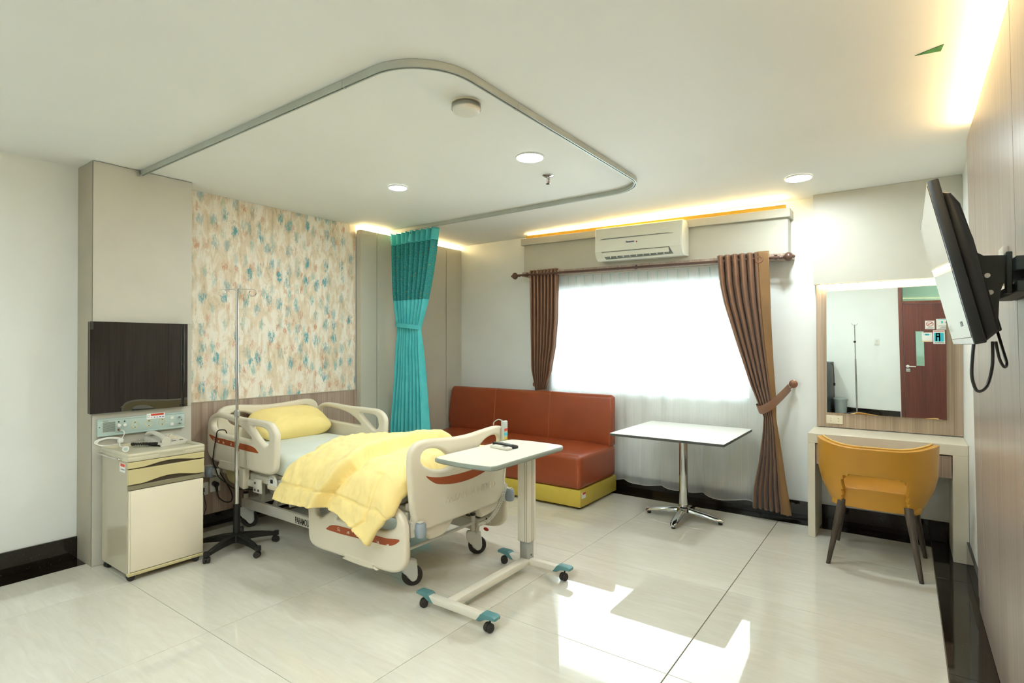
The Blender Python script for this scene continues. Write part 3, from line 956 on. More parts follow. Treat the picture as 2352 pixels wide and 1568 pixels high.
def side_rail(xc, yc, dz, flip, outward, icons, lab=None):
    """outward -1: faces -y (near side), +1: faces +y"""
    fx = -1 if flip else 1
    tr = lambda P: [(fx * x * (0.93 if flip else 1), z + dz) for x, z in P]
    base = T(xc, yc, 0) @ XZ
    me = slab('side_rail', [sm2(tr(RO), 3), sm2(tr(RH1), 3), sm2(tr(RH2), 3)], .046, .018, base, M['bedplastic'], res=4)
    r = ob('side_rail', me, None, bed, label=lab)
    if outward < 0:
        me = slab('inlay', [sm2(tr(RD), 3)], .003, .001, T(xc, yc - .0235, 0) @ XZ, M['decal'])
        dcl = ob('inlay', me, None, r, label='rust brown inlay strip with white pictograms')
        bm = B()
        for k, (px_, pz) in enumerate(icons):
            pict(bm, px_, pz, .021, k, T(xc, yc - .0232, 0) @ XZ, .0018)
        ob('pictogram', bm, M['decalwhite'], r, smooth=0, kind='stuff')
        # moulded foot under the rail
        a, b = (-.26, -.02) if not flip else (-.10, .18)
        lo = .512 if not flip else .536
        me = slab('mount_cover', [sm2([(a, lo + dz), (a + .006, .555 + dz), (a + .02, .574 + dz), (b - .02, .574 + dz), (b - .006, .555 + dz), (b, lo + dz)], 4)], .054, .008, T(xc, yc, 0) @ XZ, M['bedplastic'])
        ob('mount_cover', me, None, r)
    else:
        me = slab('inner_cover', [[(.02, .60 + dz), (.07, .66 + dz), (.23, .66 + dz), (.30, .60 + dz), (.30, .57 + dz), (.02, .57 + dz)]], .010, .002, T(xc, yc - .026, 0) @ XZ, M['bedplastic'])
        ob('inner_cover', me, None, r)
        bm = B()
        for px_, pz in ((.05, .60), (.09, .645), (.22, .645), (.275, .60)):
            cyl(bm, (xc + px_, yc - .030, pz + dz), (xc + px_, yc - .034, pz + dz), .009, n=12)
        box(bm, xc + .08, xc + .22, yc - .034, yc - .029, .588 + dz, .606 + dz, .002, 1)
        split('screw', bm, M['greyrubber'], r)
    return r

side_rail(-4.04, 2.14, 0, False, -1, [(-.33, .722), (-.265, .718), (-.19, .714), (-.08, .712), (.02, .706)], 'raised cream rail at the head, on the near side')
side_rail(-4.02, 3.10, 0, False, 1, [], 'raised cream rail at the head, on the far side')
side_rail(-2.678, 2.14, -.385, True, -1, [(-.15, .325), (-.06, .325), (.03, .324), (.12, .323), (.21, .322), (.29, .322)], 'lowered cream rail at the foot, on the near side')
side_rail(-2.70, 3.10, -.385, True, 1, [], 'lowered cream rail at the foot, on the far side')

def mirror_half(P):
    return P + [(-x, z) for x, z in reversed(P)]
FO = mirror_half([(-.225, .384), (-.30, .384), (-.35, .392), (-.405, .43), (-.435, .50), (-.450, .60), (-.460, .70), (-0.462, 0.80), (-0.456, 0.845), (-0.438, 0.872), (-0.409, 0.892), (-0.366, 0.903), (-0.296, 0.904), (-0.192, 0.896), (-0.06, 0.886)])
FH = [(-0.375, 0.80), (-0.366, 0.828), (-0.336, 0.846), (-0.286, 0.848), (-0.234, 0.838), (-0.192, 0.820), (-0.16, 0.797), (-0.121, 0.762), (-0.105, 0.725), (-0.125, 0.712), (-0.165, 0.707), (-0.234, 0.714), (-0.296, 0.731), (-0.340, 0.752), (-0.365, 0.775)]
FH2 = [(-x, z) for x, z in FH]
FD = mirror_half([(.0, .602), (-0.11, 0.608), (-0.203, 0.623), (-0.255, 0.637), (-0.296, 0.66), (-0.326, 0.682), (-0.339, 0.699), (-0.306, 0.686), (-0.219, 0.668), (-0.11, 0.660), (0, 0.657)][:11])
fp = ob('foot_panel', slab('foot_panel', [sm2(FO, 3), sm2(FH, 3), sm2(FH2, 3)], .046, .018, T(-2.27, BC, 0) @ YZ, M['bedplastic'], res=4), None, bed)
fd_pts = [(-0.339, 0.699), (-0.306, 0.686), (-0.219, 0.668), (-0.11, 0.660), (0, 0.657), (0.11, 0.660), (0.219, 0.668), (0.306, 0.686), (0.339, 0.699), (0.326, 0.682), (0.296, 0.66), (0.255, 0.637), (0.203, 0.623), (0.11, 0.608), (0, 0.602), (-0.11, 0.608), (-0.203, 0.623), (-0.255, 0.637), (-0.296, 0.66), (-0.326, 0.682)]
ob('inlay', slab('inlay', [sm2(fd_pts, 3)], .003, .001, T(-2.2465, BC, 0) @ YZ, M['decal']), None, fp, label='rust brown crescent inlay')
words('embossed_lettering', 'PARAMOUNT', .064, T(-2.2475, BC + .022, .520) @ YZ, M['bedplastic'], fp, extrude=.0030, spacing=1.02)
words('embossed_lettering', 'BED', .064, T(-2.2475, BC + .262, .520) @ YZ, M['bedplastic'], fp, extrude=.0030, spacing=1.02)
ob('lower_apron', slab('lower_apron', [sm2([(-.20, .40), (-.33, .42), (-.335, .38), (-.29, .335), (-.276, .31), (-.20, .305), (-.145, .315), (-.10, .35), (-.06, .40)], 4)], .035, .01, T(-2.292, BC, 0) @ YZ, M['bedplastic']), None, fp)
ob('lower_box', slab('lower_box', [sm2([(.19, .42), (.20, .33), (.23, .315), (.36, .335), (.385, .42)], 4)], .05, .012, T(-2.30, BC, 0) @ YZ, M['bedplastic']), None, fp)
HO = [(x, z + .062 if z > .55 else .50 + (z - .384) * .4) for x, z in FO]
HH = [(x, z + .06) for x, z in FH]
hp = ob('head_panel', slab('head_panel', [sm2(HO, 3), sm2(HH, 3), sm2([(-x, z) for x, z in HH], 3)], .046, .018, T(-4.455, BC + .01, 0) @ YZ, M['bedplastic'], res=4), None, bed)
for sgn in (-1, 1): pass

# mattress platform and frame
bm = B(); box(bm, -4.41, -2.31, 2.225, 3.03, .485, .515, .006, 1); ob('platform', bm, M['bedmetal'], bed)
bm = B()
for y in (2.215, 3.025): box(bm, -4.42, -2.32, y - .015, y + .015, .440, .492, .006, 1)
for x in (-4.3, -3.5, -2.5): box(bm, x - .02, x + .02, 2.215, 3.03, .435, .482, .004, 1)
split('frame_rail', bm, M['bedmetal'], bed)
for y, nm in ((2.33, 1), (2.99, 0)):
    bm = B(); box(bm, -4.34, -2.44, y - .018, y + .018, .155, .232, .006, 1)
    lr = ob('lower_rail', bm, M['bedmetal'], bed)
    if nm:
        words('lettering', 'PARAMOUNT BED', .066, T(-3.595, y - .0185, .188) @ XZ @ Matrix.Diagonal((.56, 1, 1, 1)), M['black'], lr, extrude=.0004, align='LEFT', spacing=.95, bold=.0012)
bm = B(); tube(bm, [(-2.45, 2.16, .218), (-2.45, 3.08, .218)], .011, 10); ob('cross_bar', bm, M['bedmetal'], bed)
bm = B(); box(bm, -4.33, -4.29, 2.33, 3.0, .16, .225, .004, 1); box(bm, -3.45, -3.41, 2.33, 3.0, .17, .22, .004, 1)
tube(bm, [(-4.0, 2.33, .205), (-4.0, 3.0, .205)], .014, 8); tube(bm, [(-3.8, 2.40, .235), (-3.8, 2.9, .235)], .014, 8)
split('cross_member', bm, M['bedmetal'], bed)
# lifting links
for xb, xt in ((-3.98, -3.86), (-2.95, -2.83)):
    for y in (2.385, 2.94):
        bm = B()
        d = Vector((xt - xb, 0, .19)); L_ = d.length
        a = math.degrees(math.atan2(d.x, d.z))
        box(bm, -.024, .024, -.010, .010, -.02, L_ + .04, .008, 2, M=T(xb, y, .205) @ RY(a))
        cyl(bm, (xb, y - .014, .205), (xb, y + .014, .205), .012, n=12)
        ob('lift_link', bm, M['bedmetal'], bed)
        bm = B(); box(bm, -.02, .02, -.012, .012, 0, .26, .004, 1, M=T(xb - .20, y + .02, .42) @ RY(128)); ob('lift_arm', bm, M['bedmetal'], bed)
for x in (-4.14, -2.95):
    bm = B(); box(bm, x - .03, x + .02, 2.36, 2.39, .23, .44, .004, 1); box(bm, x - .03, x + .02, 2.93, 2.96, .23, .44, .004, 1); split('upright', bm, M['bedmetal'], bed)
bm = B(); tube(bm, [(-4.1, 2.62, .33), (-3.5, 2.62, .40)], .035, 14); box(bm, -4.2, -4.05, 2.56, 2.68, .28, .40, .015); ob('lift_motor', bm, M['bedinner'], bed)
# rail brackets, covers below the near head rail
bm = B()
me_pts = sm2([(-4.265, .545), (-4.262, .47), (-4.225, .415), (-4.15, .400), (-4.08, .405), (-4.06, .45), (-4.05, .545)], 4)
ob('actuator_cover', slab('actuator_cover', [me_pts], .075, .015, T(0, 2.185, 0) @ XZ, M['drawer']), None, bed)
ob('actuator_cover', slab('actuator_cover', [sm2([(-4.10, .545), (-4.10, .46), (-4.06, .40), (-4.015, .385), (-3.995, .40), (-3.99, .545)], 4)], .05, .012, T(0, 2.165, 0) @ XZ, M['bedplastic']), None, bed)
bm = B(); box(bm, -3.995, -3.87, 2.175, 2.20, .405, .452, .003, 1); box(bm, -3.91, -3.80, 2.168, 2.182, .372, .475, .012, 2)
rb = ob('rail_bracket', bm, M['bedmetal'], bed)
bm = B()
for px_, pz in ((-3.875, .445), (-3.875, .395), (-3.83, .395)): cyl(bm, (px_, 2.169, pz), (px_, 2.163, pz), .009, n=10)
split('bolt', bm, M['greyrubber'], rb)
# angle gauge (semi circular white dial)
pts = [(-3.655 + .052 * cos(radians(a)), .455 + .075 * sin(radians(a))) for a in range(0, 181, 12)]
ag = ob('angle_gauge', slab('angle_gauge', [pts], .016, .005, T(0, 2.175, 0) @ XZ, M['whiteplastic']), None, bed)
bm = B(); box(bm, -3.67, -3.64, 2.164, 2.1665, .473, .500, .003, 1)
for k in range(5):
    a = radians(30 + 30 * k); box(bm, -3.655 + .038 * cos(a) - .003, -3.655 + .038 * cos(a) + .003, 2.164, 2.1665, .462 + .055 * sin(a), .464 + .055 * sin(a))
ob('gauge_print', bm, M['black'], ag, smooth=0)
bm = B(); box(bm, -3.715, -3.60, 2.165, 2.20, .425, .458, .008, 2); ob('gauge_base', bm, M['ivory'], ag)
bm = B(); box(bm, -3.585, -3.55, 2.165, 2.20, .385, .445, .006, 2); box(bm, -3.55, -3.45, 2.175, 2.20, .40, .44, .006, 1); ob('release_catch', bm, M['ivory'], bed)
bm = B(); box(bm, -3.50, -3.42, 2.199, 2.2005, .455, .480); ob('pink_label', bm, pm('pink label', (226, 190, 200), .5), bed, smooth=0)
# foot end brackets and corner bumpers
def bumper(x, y, z, sy, parent=bed):
    bm = B(); lathe(bm, [(0, -.040), (.026, -.040), (.031, -.032), (.034, 0), (.031, .032), (.026, .040), (0, .040)], T(x, y, z), 20)
    bmp = ob('corner_bumper', bm, M['roller'], parent)
    bm = B(); box(bm, x - .055, x + .012, y - .018, y + .018, z + .041, z + .047, .002, 1); box(bm, x - .058, x - .040, y - .03, y + .03, z - .045, z + .047, .002, 1)
    cyl(bm, (x, y, z + .046), (x, y, z + .051), .006, n=10)
    ob('bumper_bracket', bm, M['bedmetal'], bmp)
bumper(-2.235, 2.225, .405, 1); bumper(-2.225, 3.07, .42, 1); bumper(-4.44, 2.115, .462, -1)
bm = B(); box(bm, -4.43, -4.35, 2.12, 2.15, .44, .49, .004, 1); ob('bumper_arm', bm, M['bedmetal'], bed)
bm = B(); box(bm, -2.36, -2.27, 2.19, 2.215, .36, .45, .004, 1); box(bm, -2.30, -2.265, 2.20, 2.22, .36, .475, .006, 1); ob('foot_bracket', bm, M['bedmetal'], bed)
bm = B(); box(bm, -2.34, -2.27, 2.2, 3.04, .50, .545, .01, 2); ob('foot_bar', bm, M['bedmetal'], bed)
# castors
def bed_castor(x, y, ang, top):
    Mx = T(x, y, 0) @ RZ(ang)
    bm = B(); lathe(bm, [(.036, -.011), (.056, -.013), (.0625, -.008), (.0625, .008), (.056, .013), (.036, .011), (.036, -.011)], T(-.030, 0, .0625) @ RX(90), 28)
    bmesh.ops.transform(bm, matrix=Mx, verts=bm.verts[:])
    c = ob('castor', bm, M['blacksoft'], bed)
    me = slab('castor_shell', [sm2([(-.045, .155), (.035, .160), (.045, .12), (.028, .085), (.0, .060), (-.030, .028), (-.058, .040), (-.064, .075), (-.060, .12)], 4)], .040, .006, Mx @ T(0, 0, 0) @ XZ, M['castorwhite'])
    ob('castor_shell', me, None, c)
    bm = B(); cyl(bm, (x, y, .155), (x, y, top), .018, n=16); ob('stem', bm, M['bedmetal'], c)
    bm = B(); cyl(bm, (x, y, top), (x, y, top + .012), .0185, n=16); ob('stem_cap', bm, M['black'], c)
bed_castor(-2.455, 2.33, 222, .26); bed_castor(-2.455, 2.95, 218, .268); bed_castor(-4.30, 2.33, 228, .268); bed_castor(-4.30, 2.99, 200, .26)
bm = B(); box(bm, -.012, .012, -.008, .008, -.09, 0, .004, 1, M=T(-2.43, 2.98, .22) @ RZ(30) @ RX(-42)); bp = ob('brake_pedal', bm, M['bedmetal'], bed)
bm = B(); ball(bm, (-2.402, 3.032, .158), .02, .02, .011, 12, 8, RX(-42)); ob('brake_knob', bm, M['red'], bp)
bm = B(); ball(bm, (-2.44, 2.29, .165), .014, .014, .01, 12, 8); ob('brake_knob', bm, M['red'], bed)
# spiral cable of the handset and handset itself
t = thing('bed_handset', 'slim grey bed control handset hooked over the foot panel beside the overbed table', 'remote control', (-2.235, 3.03, .82))
bm = B(); box(bm, -2.246, -2.221, 2.995, 3.045, .74, .935, .007, 3); hs = ob('body', bm, M['aluminium'], t)
for k, (mm, z) in enumerate((('redprint', .875), ('cyan', .845), ('yellowprint', .815), ('blueprint', .785))):
    bm = B(); box(bm, -2.2215, -2.2195, 3.003, 3.037, z - .009, z + .009, .001, 1); ob('button', bm, M[mm], hs)
bm = B(); tube(bm, spline([(-2.245, 3.02, .932), (-2.262, 2.99, .945), (-2.295, 2.985, .925), (-2.30, 2.985, .905)], 6), .004, 6); ob('hook', bm, M['steel'], t)
bm = B()
tube(bm, spline([(-2.236, 3.02, .74), (-2.237, 3.025, .66), (-2.242, 3.03, .58), (-2.243, 3.02, .50)], 8), .0028, 6)
coil = []
cpath = spline([(-2.222, 3.02, .50), (-2.235, 3.005, .42), (-2.26, 2.965, .33), (-2.28, 2.90, .275), (-2.30, 2.83, .262)], 40)
for i, p in enumerate(cpath):
    a = i * 1.25
    coil.append((p.x + .011 * cos(a), p.y + .011 * cos(a) * .3 , p.z + .011 * sin(a)))
tube(bm, coil, .0026, 5)
ob('coiled_cord', bm, M['whiteplastic'], t)

# mattress with fitted sheet
bm = B(); box(bm, -4.415, -2.375, 2.195, 3.045, .517, .672, .050, 5)
bmesh.ops.subdivide_edges(bm, edges=[e for e in bm.edges if e.calc_length() > .4], cuts=14, use_grid_fill=True)
for v in bm.verts:
    if v.co.z > .62:
        v.co.z += .012 * max(0, 1 - ((v.co.y - BC) / .42) ** 2) + .004 * nz(v.co.x * 3, v.co.y * 4)
tag(ob('mattress', bm, M['sheet'], smooth=60), 'mattress in a pale mint fitted sheet lying on the hospital bed', 'mattress')

# pillow leaning on the head panel
def pillow_mesh(w, d, h):
    bm = B()
    def sg(c, e):
        return (abs(c) ** e) * (1 if c >= 0 else -1)
    def f(u, v):
        om, et = 2 * pi * u, -pi / 2 + pi * v
        ce = max(0.0, cos(et)) ** .62
        x, y, z = ce * sg(cos(om), .42), ce * sg(sin(om), .42), sg(sin(et), .80)
        k = abs(x) ** 3 * abs(y) ** 3                       # corners drawn out and thinner
        z *= 1 - .45 * k - .18 * abs(x) ** 4
        p = Vector((x * w / 2 * (1 + .03 * k), y * d / 2 * (1 + .03 * k), z * h / 2))
        p.z += .007 * nz(x * 2.2, y * 2.6, z) * (1 - k) + .0035 * nz(x * 8, y * 5, z)
        p.x += .006 * nz(y * 4, z * 3, 2.0)
        return p
    grid(bm, 72, 30, f)
    bmesh.ops.remove_doubles(bm, verts=bm.verts[:], dist=.0006)
    return bm
bm = pillow_mesh(.66, .36, .205)
bmesh.ops.transform(bm, matrix=T(-4.285, 2.715, .793) @ RZ(90) @ RX(24), verts=bm.verts[:])
tag(ob('pillow', bm, M['pillow'], smooth=70), 'plump yellow pillow leaning on the head panel of the bed', 'pillow')

# quilt folded back on itself over the foot half
def quilt():
    bm = B()
    NU, NV = 190, 210
    # cross section: arc from near hem, over the mattress, to the far hem
    def section(t):
        # returns y,z,(outward normal y,z), region weight of side drop
        pts = SEC
        return pts[t]
    prof = spline([(0, 2.060, .425), (0, 2.078, .50), (0, 2.098, .57), (0, 2.128, .640), (0, 2.195, .692), (0, 2.30, .712), (0, 2.45, .722), (0, 2.62, .726), (0, 2.80, .722), (0, 2.94, .712), (0, 3.03, .690), (0, 3.075, .64), (0, 3.09, .57), (0, 3.095, .52)], 16)
    # resample evenly
    ln = [0]
    for a, b in zip(prof[:-1], prof[1:]): ln.append(ln[-1] + (b - a).length)
    tot = ln[-1]
    sec = []
    k = 0
    for j in range(NV + 1):
        s = tot * j / NV
        while k < len(ln) - 2 and ln[k + 1] < s: k += 1
        f = (s - ln[k]) / max(ln[k + 1] - ln[k], 1e-9)
        sec.append(prof[k].lerp(prof[k + 1], f))
    nrm = []
    for j in range(NV + 1):
        d = (sec[min(j + 1, NV)] - sec[max(j - 1, 0)]).normalized()
        nrm.append(Vector((0, -d.z, d.y)))
    xe = [(0, -3.36), (.17, -3.31), (.26, -3.22), (.30, -3.15), (.38, -3.20), (.55, -3.27), (.70, -3.24), (.82, -3.15), (.90, -3.05), (1.3, -3.05)]
    xf = [(0, -2.86), (.12, -2.83), (.20, -2.76), (.28, -2.70), (.36, -2.725), (.5, -2.74), (.7, -2.78), (.9, -2.80), (1.4, -2.80)]
    xt = [(0, -2.435), (.07, -2.345), (.16, -2.31), (.32, -2.305), (1.4, -2.305)]
    rows = []
    for i in range(NU + 1):
        u = i / NU
        row = []
        for j in range(NV + 1):
            s = tot * j / NV
            x0, x1, x2 = interp(s, xe), interp(s, xf), interp(s, xt)
            x = x0 + (x2 - x0) * u
            dh = x - x0                       # distance from the head edge
            df = x - x1 + .010 * nz(s * 9, 3.1)  # signed distance to the fold
            dt = x2 - x
            side = 1 - smoothstep(.20, .34, s)
            # thickness: rolled flap then lower layer
            roll = sqrt(max(0, 1 - max(0, 1 - dh / .045) ** 2))
            flap = (.038 + .034 * roll) + .022 * math.exp(-((df + .05) / .05) ** 2)
            if df < 0:
                flap += .012 * math.exp(-((df + .03) / .03) ** 2)
                flap *= sqrt(max(0, 1 - max(0, 1 + df / .016) ** 2)) if df > -.016 else 1
                low = .006
                h = max(flap, low)
            else:
                h = .004 + .032 * smoothstep(.0, .09, df)
            h *= sqrt(max(.02, 1 - max(0, 1 - dt / .03) ** 2)) if df > 0 else 1
            # stitch grooves
            hs = s - (.118 + .006 * nz(x * 8, 1.7))
            g = math.exp(-(hs / .007) ** 2)
            ts = dt - .135
            if df > .03: g = max(g, math.exp(-(ts / .007) ** 2) * (1 if s < .9 else .5))
            puff = .017 * (1 - g)
            # gathers running across the stitch, folds down the side
            ruff = (.35 + .65 * math.exp(-(hs / .06) ** 2)) * side
            wr = .010 * ruff * nz(x * 26, s * 3.5) + .010 * side * nz(x * 9 + 4, s * 2.2) + .004 * nz(x * 5, s * 5, 2)
            wr += .0065 * nz(x * 16 + s * 9, s * 16 - x * 5, 5) + .0035 * nz(x * 40, s * 30, 8)
            if df > .03: wr += .010 * math.exp(-(ts / .07) ** 2) * nz(s * 22, x * 4, 9)
            if side < .5: wr += .010 * nz(x * 7 + s * 2, s * 7, 12) + .010 * abs(nz(x * 12, s * 14, 17))
            p = sec[j] + nrm[j] * (h + puff * .9 + wr)
            if dt < .11 and s > .05:
                p.z -= .115 * (1 - dt / .11) ** 1.6 * smoothstep(.05, .22, s)
            # hem drop line
            hem = interp(x, [(-3.40, .018), (-3.2, .010), (-2.90, .028), (-2.84, .045), (-2.75, .030), (-2.62, -.004), (-2.50, -.060), (-2.44, -.105), (-2.38, -.06)])
            k2 = max(0, 1 - s / .16)
            p.z += hem * k2
            p.y -= .010 * k2 * nz(x * 6, .3) + .012 * k2 * max(0, (x + 2.75)) * 2
            row.append(bm.verts.new((x + .004 * nz(s * 12, x * 3, 4), p.y, p.z)))
        rows.append(row)
    for i in range(NU):
        for j in range(NV):
            bm.faces.new((rows[i][j], rows[i + 1][j], rows[i + 1][j + 1], rows[i][j + 1]))
    return bm
qo = ob('quilt', quilt(), M['quilt'], smooth=180)
sd = qo.modifiers.new('thickness', 'SOLIDIFY'); sd.thickness = .018; sd.offset = -1
tag(qo, 'puffy yellow quilt folded back over the foot half of the bed', 'blanket')
# ================================================================== IV STAND, CABINET, WALL CONSOLE
def swivel(name, x, y, ang, r, w, parent, m, hood=True, h=None, mh=None):
    """small twin wheel castor standing on the floor at x, y"""
    Mx = T(x, y, 0) @ RZ(ang)
    bm = B()
    for s in (-1, 1):
        lathe(bm, [(0, -w * .22), (r * .85, -w * .22), (r, -w * .12), (r, w * .12), (r * .85, w * .22), (0, w * .22)], T(-r * .35, s * w * .27, r) @ RX(90), 18)
    if hood:
        pts = [(-r * .35 + r * 1.03 * cos(radians(a)), r + r * 1.03 * sin(radians(a))) for a in range(20, 201, 20)]
        prism(bm, pts, XZ, -w * .08, w * .08)
    cyl(bm, (0, 0, r * 1.2), (0, 0, h or r * 2.5), r * .22, n=10)
    bmesh.ops.transform(bm, matrix=Mx, verts=bm.verts[:])
    return ob(name, bm, m, parent)

ix, iy = -3.874, 2.032
t = thing('iv_stand', 'chrome IV drip stand with black five leg castor base beside the bed', 'IV stand', (ix, iy, 0))
bm = B(); lathe(bm, [(0, .06), (.045, .06), (.050, .075), (.045, .115), (.030, .122), (0, .122)], T(ix, iy, 0), 24); ob('hub', bm, M['black'], t)
for k in range(5):
    a = radians(-72 + 2 + 72 * k)
    d = Vector((cos(a), sin(a), 0)); n_ = Vector((-sin(a), cos(a), 0))
    bm = B(); rows = []
    for q in range(9):
        f = q / 8; r = .02 + .245 * f
        w = .026 - .010 * f; z1 = .118 - .045 * f ** 1.6; th = .055 - .030 * f
        c = Vector((ix, iy, 0)) + d * r
        rows.append([bm.verts.new(c + n_ * (s * w) + Vector((0, 0, z))) for s, z in ((-1, z1 - th), (-.9, z1 - .006), (-.45, z1), (.45, z1), (.9, z1 - .006), (1, z1 - th))])
    for a_, b_ in zip(rows[:-1], rows[1:]):
        for i in range(6): bm.faces.new((a_[i], a_[(i + 1) % 6], b_[(i + 1) % 6], b_[i]))
    bm.faces.new(rows[0]); bm.faces.new(rows[-1][::-1])
    c = Vector((ix, iy, 0)) + d * .268
    cyl(bm, (c.x, c.y, .048), (c.x, c.y, .078), .019, n=14)
    lg = ob('leg', bm, M['black'], t)
    swivel('castor', c.x, c.y, -70 + 72 * k + 35, .022, .042, lg, M['blacksoft'], h=.055)
bm = B(); cyl(bm, (ix, iy, .118), (ix, iy, .318), .024, n=20); cyl(bm, (ix, iy, .318), (ix, iy, .326), .026, n=20); ob('sleeve', bm, M['black'], t)
bm = B(); cyl(bm, (ix, iy, .318), (ix, iy, .96), .0150, n=20); ob('lower_pole', bm, M['chrome'], t)
bm = B(); lathe(bm, [(.0155, .945), (.0205, .948), (.0205, .985), (.0165, .990), (.0135, .990)], T(ix, iy, 0), 20); ob('collar', bm, M['steel'], t)
bm = B(); cyl(bm, (ix, iy, .96), (ix, iy, 1.858), .0105, n=18); ball(bm, (ix, iy, 1.862), .013, .013, .010, 14, 8); ob('upper_pole', bm, M['chrome'], t)
def hook(sx_, sy_):
    d = Vector((sx_, sy_, 0)).normalized()
    c = Vector((ix, iy, 1.852))
    pts = [c + d * .008, c + d * .06 + Vector((0, 0, .002)), c + d * .105 + Vector((0, 0, 0))]
    for k in range(1, 12):
        a = radians(90 - 28 * k)
        pts.append(c + d * (.108 + .024 * cos(a)) + Vector((0, 0, -.024 + .024 * sin(a))))
    bm = B(); tube(bm, spline(pts, 3), .0030, 7); return bm
for s in (-1, 1): ob('hook', hook(s * .80, s * .60), M['chrome'], t)

# bedside cabinet
cx0, cx1, cy0, cy1 = -4.295, -3.885, 1.358, 1.802
t = thing('bedside_cabinet', 'cream bedside cabinet with khaki drawers standing against the column', 'cabinet', (-4.09, 1.58, 0))
bm = B(); box(bm, cx0, cx1, cy0, cy1, .042, .735, .003, 1); bd = ob('body', bm, M['cabside'], t)
bm = B(); box(bm, cx1, cx1 + .018, cy0 + .012, cy1 - .002, .056, .556, .005, 2); box(bm, cx1 + .002, cx1 + .019, cy0 + .004, cy0 + .012, .05, .556, .003, 1); ob('door', bm, M['cabinet'], t)
bm = B(); box(bm, cx1 - .004, cx1 + .022, cy0 - .002, cy1 + .002, .034, .053, .003, 1); ob('plinth_strip', bm, M['drawer'], t)
bm = B(); box(bm, cx1, cx1 + .014, cy0 - .001, cy1 + .001, .560, .588, .003, 1); ob('grip_strip', bm, M['strip'], t)
bm = B(); box(bm, cx1, cx1 + .006, cy0 + .003, cy1 - .003, .585, .737); ob('recess', bm, M['groove'], t, smooth=0)
def drawer_front(z0, z1, arc):
    pts = [(cy0 - .002, z1), (cy0 - .002, z0 + .004)]
    n = 18
    for k in range(n + 1):
        f = k / n; y = cy0 + .075 + f * (cy1 - cy0 - .12)
        pts.append((y, z0 + .004 + arc * sin(pi * f) ** 1.3))
    pts += [(cy1 + .002, z0 + .004), (cy1 + .002, z1)]
    return slab('drawer', [pts], .022, .004, T(cx1 + .010, 0, 0) @ YZ, M['drawer'])
d1 = ob('drawer', drawer_front(.690, .733, .020), None, t)
d2 = ob('drawer', drawer_front(.590, .687, .024), None, t)
bm = B(); box(bm, cx0 - .005, cx1 + .022, cy0 - .008, cy1 + .006, .735, .768, .008, 2)
tr = ob('top_tray', bm, M['cabtop'], t)
bm = B()
box(bm, cx1 - .010, cx1 + .022, cy0 - .008, cy1 + .006, .760, .784, .009, 3); box(bm, cx0 - .005, cx1, cy0 - .008, cy0 + .012, .760, .786, .008, 3)
box(bm, cx0 - .005, cx1, cy1 - .014, cy1 + .006, .760, .786, .008, 3); box(bm, cx0 - .005, cx0 + .012, cy0, cy1, .760, .790, .006, 2)
ob('rim', bm, M['cabtop'], tr)
words('embossed_lettering', 'PARAMOUNT', .021, T(cx1 + .0218, 1.585, .760) @ YZ, M['cabtop'], tr, extrude=.0016)
words('embossed_lettering', 'BED', .021, T(cx1 + .0218, 1.668, .760) @ YZ, M['cabtop'], tr, extrude=.0016)
bm = B(); tube(bm, spline([(-4.27, cy0 - .005, .752), (-4.262, cy0 - .03, .752), (-4.24, cy0 - .034, .752), (-3.97, cy0 - .034, .752), (-3.945, cy0 - .03, .752), (-3.94, cy0 - .005, .752)], 5), .004, 8); ob('towel_bar', bm, M['chrome'], t)
bm = B(); box(bm, -4.0, -3.915, cy0 - .0012, cy0 - .0002, .665, .72); lb = ob('sticker', bm, M['paper'], t, smooth=0)
bm = B(); box(bm, -3.985, -3.918, cy0 - .0020, cy0 - .001, .700, .717); ob('red_band', bm, M['redprint'], lb, smooth=0)
bm = B()
for k in range(5): box(bm, -3.98 + k * .012, -3.973 + k * .012, cy0 - .0020, cy0 - .001, .678, .686)
ob('print', bm, M['greyprint'], lb, smooth=0, kind='stuff')
for x, y, a in ((cx1 - .01, cy0 + .03, 80), (cx1 - .01, cy1 - .03, 60), (cx0 + .04, cy0 + .03, 100), (cx0 + .04, cy1 - .03, 90)):
    swivel('castor', x, y, a, .021, .042, t, M['blacksoft'], h=.05)

# telephone on the cabinet
px, py, pz = -4.182, 1.70, .769
t = thing('telephone', 'grey white desk telephone on top of the bedside cabinet', 'telephone', (px, py, pz))
Mp = T(px, py, pz) @ RZ(98)          # local +x runs along the front, +y to the back
bm = B()
prism(bm, [(-.10, .0), (.10, .0), (.10, .055), (.085, .060), (-.09, .022), (-.10, .014)], Mp @ T(0, 0, 0) @ Matrix(((0, 0, 1, 0), (1, 0, 0, 0), (0, 1, 0, 0), (0, 0, 0, 1))), -.095, .095, .006, 2)
base = ob('base', bm, M['phonewhite'], t)
bm = B()
def slope(y): return .022 + (y + .09) * (.038 / .175)
for r in range(4):
    for c in range(3):
        y = -.045 + r * .028; x = .0 + c * .026
        z = slope(y) + .0015
        box(bm, x - .008, x + .008, y - .008, y + .008, z - .002, z + .005, .002, 1)
bmesh.ops.transform(bm, matrix=Mp, verts=bm.verts[:]); split('key', bm, M['ivory'], base)
bm = B()
for x in (.005, .055): box(bm, x - .012, x + .012, -.082, -.070, slope(-.076) - .001, slope(-.076) + .004, .002, 1)
bmesh.ops.transform(bm, matrix=Mp, verts=bm.verts[:]); split('function_key', bm, M['greyprint'], base)
bm = B()
hp_ = spline([(-.060, -.098, .036), (-.060, -.082, .050), (-.060, -.03, .066), (-.060, .03, .078), (-.060, .075, .078), (-.060, .100, .064)], 6)
rws = []
